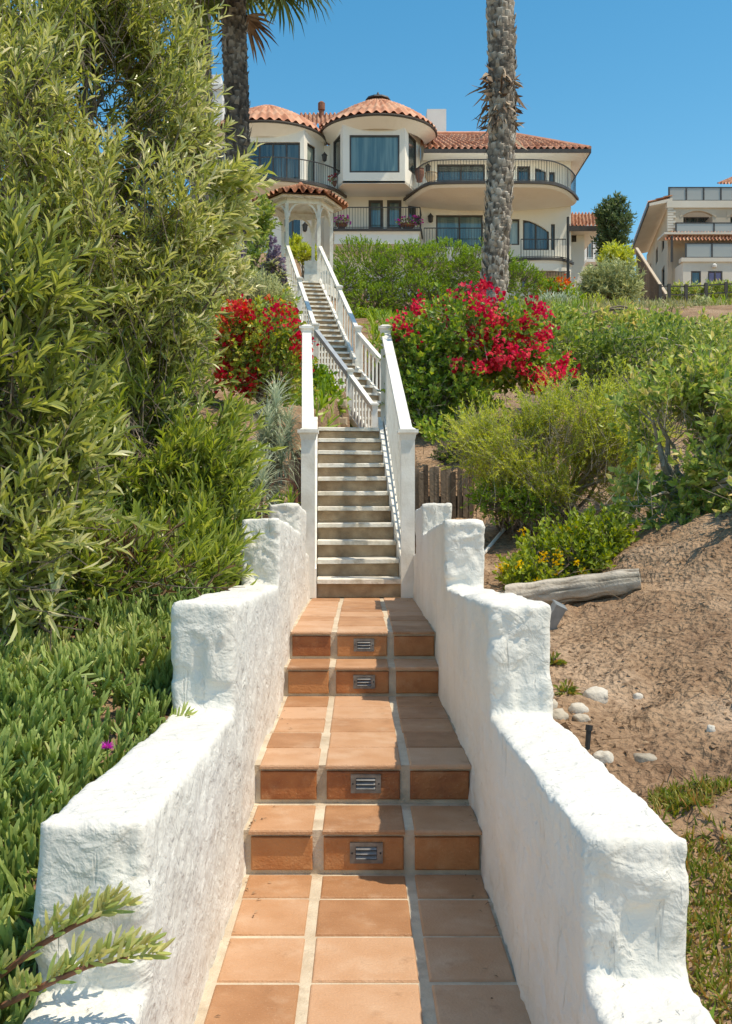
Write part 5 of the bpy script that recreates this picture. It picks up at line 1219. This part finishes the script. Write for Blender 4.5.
# ice plant
def ice_points(n):
    out = []
    while sum(map(len, out)) < n:
        x = -rng.uniform(.60, 2.9, n); y = rng.uniform(1.3, 4.9, n)
        k = (fbm(p3(x*2.0, y*2.0), 2, 19) > -.55) & (rng.random(n) < np.clip(1.15-(y-1.5)/5.5, .2, 1))
        out.append(p3(x, y, 0)[k])
    P = np.concatenate(out)[:n]; return P
def ice_height(x, y):
    return ground(x, y)+np.clip((-x-.60)/.12, .15, 1)*(.05+.07*np.clip(fbm(p3(x*3.2, y*3.2), 2, 23)+.35, 0, 1))+.0
P = ice_points(6800); P[:, 2] = ice_height(P[:, 0], P[:, 1])
D = np.array([.18, -.28, .9])+rng.normal(0, .42, P.shape)+.28*np.stack([fbm(P*3, 2, 81), fbm(P*3, 2, 82), 0*P[:, 0]], -1)
def fingers(P, D, L, k, ln, w, spread, vb=0):
    n = len(P); D = norm(D); t = np.linspace(.05, 1, k)[None]*np.ones((n, 1)); pos = P[:, None]+D[:, None]*(L[:, None]*t)[..., None]
    ref = np.array([[.3, .9, .2]]); e1 = norm(np.cross(D, ref)); e2 = np.cross(D, e1)
    ph = (np.arange(k)//2*1.571+(np.arange(k) % 2)*3.1416)[None]+rng.random((n, 1))*6.28+rng.normal(0, .2, (n, k))
    rad = e1[:, None]*np.cos(ph)[..., None]+e2[:, None]*np.sin(ph)[..., None]
    d = norm(D[:, None]*1.0+rad*(spread*(1.25-.7*t))[..., None]+rng.normal(0, .08, (n, k, 3))+np.array([0, 0, .25])); N = n*k
    var = np.clip(.42+vb+.4*fbm(P*2.5, 2, 37)[:, None]+.25*(t-.6)+rng.normal(0, .13, (n, k)), 0, 1).reshape(-1)
    nr = norm(-rad+rng.normal(0, .15, (n, k, 3))); ll = (ln*rng.uniform(.7, 1.15, N)*(1.1-.35*t.reshape(-1))); ww = w*rng.uniform(.85, 1.15, N)
    return leaves(T_FINGER, pos.reshape(-1, 3), d.reshape(-1, 3), nr.reshape(-1, 3), ll, ww, var, ww)
V, fs, va = fingers(P-norm(D)*.08, D, .105*rng.uniform(.7, 1.3, len(P)), 10, .062, .0088, .48, .1)
tag(raw_mesh('ice_plant_cover', V, fs, MT['lf_ice'], None, (0, 0, 0), va), 'dense mat of fleshy green ice plant behind the left parapet wall', 'ice plant', kind='stuff')
k_ = rng.choice(len(P), 700); 
V, fs, va = leaves(T_LANCE, P[k_]+rng.normal(0, .02, (700, 3)), rdir(700)*np.array([1, 1, .5]), rdir(700), rng.uniform(.03, .07, 700), .008, rng.random(700))
tag(raw_mesh('dry_ice_plant_leaves', V, fs, MT['deadleaf'], None, (0, 0, 0), va), 'dry brown dead leaves caught in the ice plant mat', 'dry leaves', kind='stuff')
# shoots that trail over the wall, each a plant stem of its own
def trail(label, pts, side, ln=.075, n_sh=7, kk=12):
    base = tuple(pts[0]); m = MB(); m.tube(pts, [.006, .0055, .005, .004][:len(pts)], 7)
    Pv = [Vector(p) for p in pts]; A = []; Dv = []
    for s in range(n_sh):
        u = (s+.6)/n_sh*(len(Pv)-1); i = min(int(u), len(Pv)-2); p = Pv[i].lerp(Pv[i+1], u-i); t = (Pv[i+1]-Pv[i]).normalized()
        A.append(p); Dv.append(t*1.0+Vector((random.gauss(0, .35), random.gauss(0, .3), .45+random.random()*.3)))
    A.append(Pv[-1]); Dv.append((Pv[-1]-Pv[-2]).normalized())
    pc = [fingers(np.array(A), np.array(Dv), np.full(len(A), .055), kk, ln, .0072, .85, .30)]
    return plant('trailing_ice_plant', label, 'ice plant', base, [('stem', MT['rust'], m), ('leaves', MT['lf_ice'], pc)])
trail('long ice plant stem trailing over the low end of the left wall', [W(-10, 1012, 1.95), W(45, 985, 1.87), W(90, 965, 1.85), W(128, 958, 1.86)], 1, .046, 12, 9)
trail('short forked ice plant stem below the long trailing one on the left wall', [W(-12, 985, 1.98), W(40, 945, 1.93), W(75, 925, 1.92), W(100, 915, 1.93)], 1, .046, 10, 9)
trail('ice plant shoot leaning onto the wall top at the second pillar', [W(120, 770, 3.42), W(150, 745, 3.36), W(172, 727, 3.34)], 1, .075, 5, 10)
fx, fy, fz = W(107, 748, 2.92); root = empty('ice_plant_flower', (fx, fy, fz-.06), 'single magenta ice plant flower among the fleshy leaves', 'flower')
n = 46; a = np.arange(n)*2.399; e_ = np.linspace(.1, 1.1, n); d = np.stack([np.cos(a)*np.cos(e_), np.sin(a)*np.cos(e_)-.5, np.sin(e_)], -1)
V, fs, va = leaves(T_BLADE, np.repeat(np.array([[fx, fy, fz]]), n, 0), d, rdir(n), .024, .004, rng.random(n)); raw_mesh('petals', V-np.array(root.location), fs, MT['pink'], root, None, va)
m = MB(); m.tube([(fx, fy+.02, fz-.06), (fx, fy, fz)], .003, 6); m.lathe((fx, fy-.004, fz), [(.004, 0), (.006, .004), (.003, .008)], 8); m.build('stalk', MT['lf_ice'], root)
# dead twigs and dry undergrowth under the left shrubs
P, O = lobes_points([lb(120, 600, 4.7, 90, 26, .3), lb(90, 580, 4.7, 60, 34, .25)], 230, .2, -.3); D = O*.4+rng.normal(0, .6, P.shape)
pcs = [sprays(P, D, .22, 6, T_LANCE, .07, .012, 1.0, vseed=4)]; tv = twig_bits(P, D, .3, .0035)
plant('dead_undergrowth', 'dry brown twigs and dead leaves under the left shrubs', 'undergrowth', G(-1.6, 5.0), [('twigs', MT['bark'], [tv]), ('dead_leaves', MT['deadleaf'], pcs)])
# ================================================================ small things on the slopes
def rock(label, px, py, w, h, seed, tone=.6):
    p = hit(px, py); d = p[1]; r = w*d/F/2; rh = h*d/F/2
    n1, n2 = 22, 14
    u, v = np.meshgrid(np.linspace(0, 2*np.pi, n1+1), np.linspace(0, np.pi, n2+1), indexing='ij')
    S = np.stack([np.cos(u)*np.sin(v), np.sin(u)*np.sin(v), np.cos(v)], -1)
    q = S.copy(); q[-1] = q[0]
    f = 1+.34*fbm(q*1.5+seed*3.1, 4, seed)
    S = np.sign(S)*np.abs(S)**.85
    Pp = S*f[..., None]*np.array([r, r*.8, rh*1.05])
    o = grid_mesh('rock', Pp, MT['rock'], None, (0, 0, 0), var=np.full(u.shape, tone), smooth=True)
    o.location = (p[0], p[1], p[2]+rh*.12)
    return tag(o, label, 'rock', 'pale rocks on the sandy slope')
rock('flat pale rock, largest of those lying out on the sandy slope', 596, 698, 27, 18, 1, .8)
rock('cream rock just above the tan one beside the second pillar of the right wall', 578, 711, 21, 14, 2, .7)
rock('smooth tan rock touching the cream rock beside the right wall', 582, 720, 17, 11, 3, .35)
rock('grey rock wedged against the right wall, upper of the clustered pair', 551, 707, 14, 15, 4, .5)
rock('mottled grey rock wedged against the right wall below the other grey one', 558, 719, 20, 16, 5, .3)
rock('pale rock beside the black stake by the right wall', 604, 760, 20, 16, 6, .75)
rock('small white rock alone in the middle of the sandy slope', 638, 699, 10, 10, 7, .95)
rock('small white rock furthest right on the sandy slope', 711, 731, 9, 11, 8, .95)
rock('round grey rock against the right wall closest to the log', 549, 698, 10, 12, 9, .45)
rock('half buried dull brown rock low on the sandy slope', 645, 760, 24, 12, 10, .05)
# fallen log
a, b = Vector(hit(508, 606)), Vector(hit(641, 588)); a.z += .045; b.z += .045
dl = (b-a); n = 60; m = MB(); m.smooth = True
pts = [a+dl*(i/n) for i in range(n+1)]; rad = [.078-.008*(i/n)+.004*math.sin(i*.4) for i in range(n+1)]
m.tube(pts, rad, 56, False); lg = m.build('fallen_log', MT['log'], None, tuple(a))
me = lg.data; Vv = np.zeros(len(me.vertices)*3, np.float32); me.vertices.foreach_get('co', Vv); Vv = Vv.reshape(-1, 3); u = np.array(dl.normalized())
ax_ = (Vv@u)[:, None]*u; rr = Vv-ax_; gn = fbm(rr*70+ax_*2.2, 3, 5); cr = np.clip(1-np.abs(fbm(rr*30+ax_*1.2, 2, 9))*9, 0, 1); Vv = Vv+norm(rr)*(.006*gn-.010*cr)[:, None]
lg.data.attributes['var'].data.foreach_set('value', np.clip(.6+.75*gn-.55*cr+.25*fbm(Vv*6, 2, 3), 0, 1).astype(np.float32))
me.vertices.foreach_set('co', Vv.reshape(-1).astype(np.float32)); me.update()
for end, s, rr_ in ((a, -1, rad[0]), (b, 1, rad[-1])):
    c = MB(); dn = dl.normalized()*s; e1 = dn.orthogonal().normalized(); e2 = dn.cross(e1); k = 24
    c.add([end+dn*(-.004)]+[end+dn*-.006+(e1*math.cos(6.283*i/k)+e2*math.sin(6.283*i/k))*rr_*random.uniform(.93, .99) for i in range(k)], [(0, 1+i, 1+(i+1) % k) for i in range(k)])
    c.build('cut_end', MT['log'], lg)
tag(lg, 'weathered grey log lying on the sandy slope below the lantana', 'log')
# grey metal light box at the near end of the log
p = Vector(hit(552, 632)); bx = empty('path_light', p, 'small tilted grey metal light box at the near end of the log', 'light fixture')
m = MB(); q = p+Vector((-.015, .05, .02)); dr = Vector((.45, -.2, .87)).normalized(); m.bar(q, q+dr*.13, .06, .075, (0, 1, .3)); m.build('housing', MT['greybox'], bx)
m = MB(); m.bar(q+dr*.131, q+dr*.138, .068, .083, (0, 1, .3)); m.build('lid', MT['greybox'], bx)
m = MB(); m.tube([p+Vector((-.02, .05, -.08)), q+dr*.01], .012, 8); m.build('stem', MT['dark'], bx)
# black stake
p = Vector(hit(586, 752)); st = empty('irrigation_stake', p, 'short black plastic stake sticking up beside the right wall', 'stake')
m = MB(); m.tube([p+Vector((0, 0, -.05)), p+Vector((.012, .01, .075))], .0095, 10); m.build('pipe', MT['dark'], st)
m = MB(); m.tube([p+Vector((.0115, .0095, .073)), p+Vector((.0145, .012, .092))], .013, 10); m.build('cap', MT['dark'], st)
# white pipe on the ground
m = MB(); a, b = Vector(hit(483, 557)), Vector(hit(516, 520)); a.z += .02; b.z += .03; m.tube([a-(b-a)*.1, a.lerp(b, .5)+Vector((0, 0, .01)), b], .0145, 10)
wp = empty('white_pipe', a, 'thin white pipe lying on the dirt by the last right pillar', 'pipe'); m.build('pipe', MT['pvc'], wp)
m = MB(); m.tube([b-(b-a)*.02, b+(b-a)*.03], .020, 10); m.build('coupling', MT['pvc'], wp)
# old plank retaining fences
def plankfence(label, x0, x1, y, zt, n, slope=0):
    r = empty('plank_fence', (x0, y, gz(x0, y)), label, 'fence', 'old plank retaining fences')
    for k in range(n):
        u = k/n; x = x0+(x1-x0)*u; w = (x1-x0)/n*random.uniform(.8, .97); t = zt+slope*u+random.uniform(-.05, .04)
        m = MB(); m.var = random.random(); jy = random.uniform(-.012, .012); jt = random.uniform(-.012, .012)
        lo = gz(x, y)-.35
        m.hexa([(x, y+jy, lo), (x+w, y+jy, lo), (x+w, y+jy+.05, lo), (x, y+jy+.05, lo), (x+jt, y+jy, t), (x+w+jt, y+jy, t+random.uniform(-.015, .015)), (x+w+jt, y+jy+.05, t), (x+jt, y+jy+.05, t)])
        m.build('plank', MT['plank'], r)
    m = MB(); m.box(x0, x1, y+.075, y+.12, zt-.35, zt-.26); m.build('back_rail', MT['plank'], r)
plankfence('old grey plank retaining fence right of the stairs under the bougainvillea', X(414, 9.9), X(474, 9.9), 9.95, Z(468, 9.9), 11)
plankfence('old grey plank retaining fence left of the stairs behind the rusty hoop', X(268, 9.9), X(299, 9.9), 9.95, Z(460, 9.9), 6)
# rusty hoop
p = W(283, 485, 9.2); rh = empty('rusty_hoop', (p[0], p[1], gz(p[0], p[1])), 'curved rusty iron hoop standing beside the left newel post', 'iron hoop')
m = MB(); R_ = .115
pts = [(p[0]+R_*math.cos(g_), p[1]+.02*math.cos(g_), p[2]-.06+R_*math.sin(g_)) for g_ in np.linspace(math.radians(178), math.radians(8), 12)]
for a_, b_2 in zip(pts[:-1], pts[1:]): m.bar(a_, Vector(b_2)+(Vector(b_2)-Vector(a_))*.08, .05, .018, (0, 1, 0) if False else (0, 0, 1))
m.build('band', MT['rust'], rh)
m = MB(); 
m.tube([(pts[0][0], pts[0][1], gz(pts[0][0], p[1])-.1), pts[0]], .012, 6); m.build('foot', MT['rust'], rh)
m = MB(); m.tube([(pts[-1][0], pts[-1][1], gz(pts[-1][0], p[1])-.1), pts[-1]], .012, 6); m.build('foot', MT['rust'], rh)
# block retaining wall left of the walkway
bw = empty('block_wall', W(325, 430, 16), 'stacked tan block retaining wall left of the middle stairs', 'retaining wall')
m = MB(); y0 = 16.0
for r_ in range(7):
    z = 2.1+r_*.135
    for k in range(7):
        x = X(300, y0)+k*.24+(.12 if r_ % 2 else 0)
        if x+.23 > X(345, y0)+.1: continue
        m.var = random.random(); m.pillow((x, y0+.02*random.random()+r_*.03, z), (.232, 0, 0), (0, 0, .128), (0, -.12, 0), .03)
        m.box(x+.001, x+.231, y0+r_*.03+.02, y0+.3, z+.001, z+.127)
m.build('courses', MT['block'], bw)
# leaf litter and twigs on the bare slope
n = 2600; P = gpts(n, .7, 3.2, 2.6, 8.6, -.35, 1.6, 14); P[:, 2] += .012
V, fs, va = leaves(T_DIAM, P, rdir(n)*np.array([1, 1, .25]), rdir(n)*.35+np.array([0, 0, 1]), rng.uniform(.012, .04, n), rng.uniform(.006, .016, n), rng.random(n))
k = 420; P2 = gpts(k, .7, 3.2, 2.6, 8.6, -.3, 1.6, 15); P2[:, 2] += .012
tv = twig_bits(P2, rdir(k)*np.array([1, 1, .12]), rng.uniform(.05, .22, k), .0022)
# a few dry bits blown into the corners of the path
k3 = 90; side = np.where(rng.random(k3) < .5, -1, 1); zi = rng.integers(0, 5, k3); lo = np.array([2.4]+DY)[zi]; hi = np.array(DY+[DE])[zi]
P3 = np.stack([side*(.40-.09*rng.random(k3)**2)+.012, hi-.03-(hi-lo)*rng.random(k3)**2*.9, np.array(ZL)[zi]+.004], -1)
V3, fs3, va3 = leaves(T_DIAM, P3, rdir(k3)*np.array([1, 1, .1]), np.array([0, 0, 1.])+rng.normal(0, .1, (k3, 3)), rng.uniform(.008, .028, k3), rng.uniform(.004, .01, k3), rng.random(k3))
V2, f2_, a2_ = merge([(V, fs, va), (tv[0], tv[1], tv[2]), (V3, fs3, va3)])
tag(raw_mesh('leaf_litter', V2, f2_, MT['litter'], None, (0, 0, 0), a2_), 'dry leaf litter and twigs scattered over the sandy slope', 'litter', kind='stuff')
# soil crumbs
n = 9000; P = gpts(n, .66, 3.0, 2.9, 7.6, -.2, 1.8, 16); s_ = .004+.022*rng.random(n)**3.2+.022*(rng.random(n) < .012)*rng.random(n)
tet = np.array([(1,0,-.2),(-.5,.85,-.2),(-.5,-.85,-.2),(.1,.05,.8),(-.6,.1,.45),(.5,-.5,.4)])
V = (P[:, None]+(tet[None]+rng.normal(0, .18, (n, 6, 3)))*s_[:, None, None]).reshape(-1, 3)
fq = np.array([(0,1,3),(1,4,3),(1,2,4),(2,5,4),(2,0,5),(0,3,5),(3,4,5)]); Fq = (np.arange(n)[:, None, None]*6+fq[None]).reshape(-1, 3)
tag(raw_mesh('soil_clods', V, Fq, MT['dirt'], None, (0, 0, 0), None), 'loose clods and pebbles of sandy soil on the bare slope', 'soil', kind='stuff')
# small weeds at the wall foot
for lab, px, py in (('small yellowing weed by the right wall beside the light box', 553, 664), ('small dry weed beside the clustered rocks at the right wall', 566, 694)):
    p = np.array(hit(px, py)); n = 60
    d = rdir(n); d[:, 2] = np.abs(d[:, 2])*.8
    r = empty('weed', tuple(p), lab, 'weed'); V, fs, va = leaves(T_OVAL, p[None]+d*.04*rng.random((n, 1)), d, rdir(n)+np.array([0, 0, 1]), .035, .014, rng.random(n))
    raw_mesh('leaves', V-p, fs, MT['lf_turf'], r, None, va); m = MB(); m.tube([p-np.array([0, 0, .03]), p+np.array([.005, 0, .03])], .003, 5); m.build('stem', MT['bark'], r)
p = np.array(W(700, 992, 2.12)); p[2] = gz(p[0], p[1]); rosette_plant('broadleaf_weed', 'broad-leaved green weed against the near end of the right wall', 'weed', tuple(p), [tuple(p+np.array([0, 0, .05])), tuple(p+np.array([.08, -.05, .04])), tuple(p+np.array([.05, .1, .04]))], 14, .10, .035, 'lf_bright', stem=.004, up=.2)
# ================================================================ light and camera
SUN = Vector((.45, -.17, 1.0)).normalized()
el = math.asin(SUN.z); az = math.atan2(SUN.x, SUN.y)
w = bpy.data.worlds.new('World'); SC.world = w; w.use_nodes = True
nt = w.node_tree; bg = nt.nodes['Background']
sky = nt.nodes.new('ShaderNodeTexSky'); sky.sky_type = 'NISHITA'; sky.sun_disc = False
sky.sun_elevation = el; sky.sun_rotation = az; sky.altitude = 50; sky.air_density = 1.0; sky.dust_density = .5; sky.ozone_density = 1.0
hsn = nt.nodes.new('ShaderNodeHueSaturation'); hsn.inputs['Saturation'].default_value = 1.45; hsn.inputs['Hue'].default_value = .492; hsn.inputs['Value'].default_value = 1.1
nt.links.new(sky.outputs[0], hsn.inputs['Color']); nt.links.new(hsn.outputs[0], bg.inputs[0]); bg.inputs[1].default_value = .14
ld = bpy.data.lights.new('sun', 'SUN'); ld.energy = 3.1; ld.angle = math.radians(.5); ld.color = (1, .975, .93)
lo = bpy.data.objects.new('sun', ld); COL.objects.link(lo); lo.rotation_euler = (-SUN).to_track_quat('-Z', 'Y').to_euler(); lo.location = (10, -5, 30)
cd = bpy.data.cameras.new('camera'); co = bpy.data.objects.new('camera', cd); COL.objects.link(co); SC.camera = co
co.location = (0, 0, CZ); co.rotation_euler = (math.pi/2, 0, 0)
cd.sensor_fit = 'VERTICAL'; cd.sensor_height = 36; cd.sensor_width = 36*732/1024; cd.lens = F*36/1024
cd.shift_x = (366-CX)/1024; cd.shift_y = (CY-512)/1024; cd.clip_start = .05; cd.clip_end = 2000
vs = SC.view_settings; vs.view_transform = 'Standard'; vs.look = 'None'; vs.gamma = 1; vs.use_curve_mapping = False; vs.exposure = .48
vs.use_white_balance = True; vs.white_balance_temperature = 8200; vs.white_balance_tint = 8
SC.cycles.max_bounces = 8; SC.cycles.diffuse_bounces = 4; SC.cycles.transmission_bounces = 4
SC.cycles.use_denoising = True
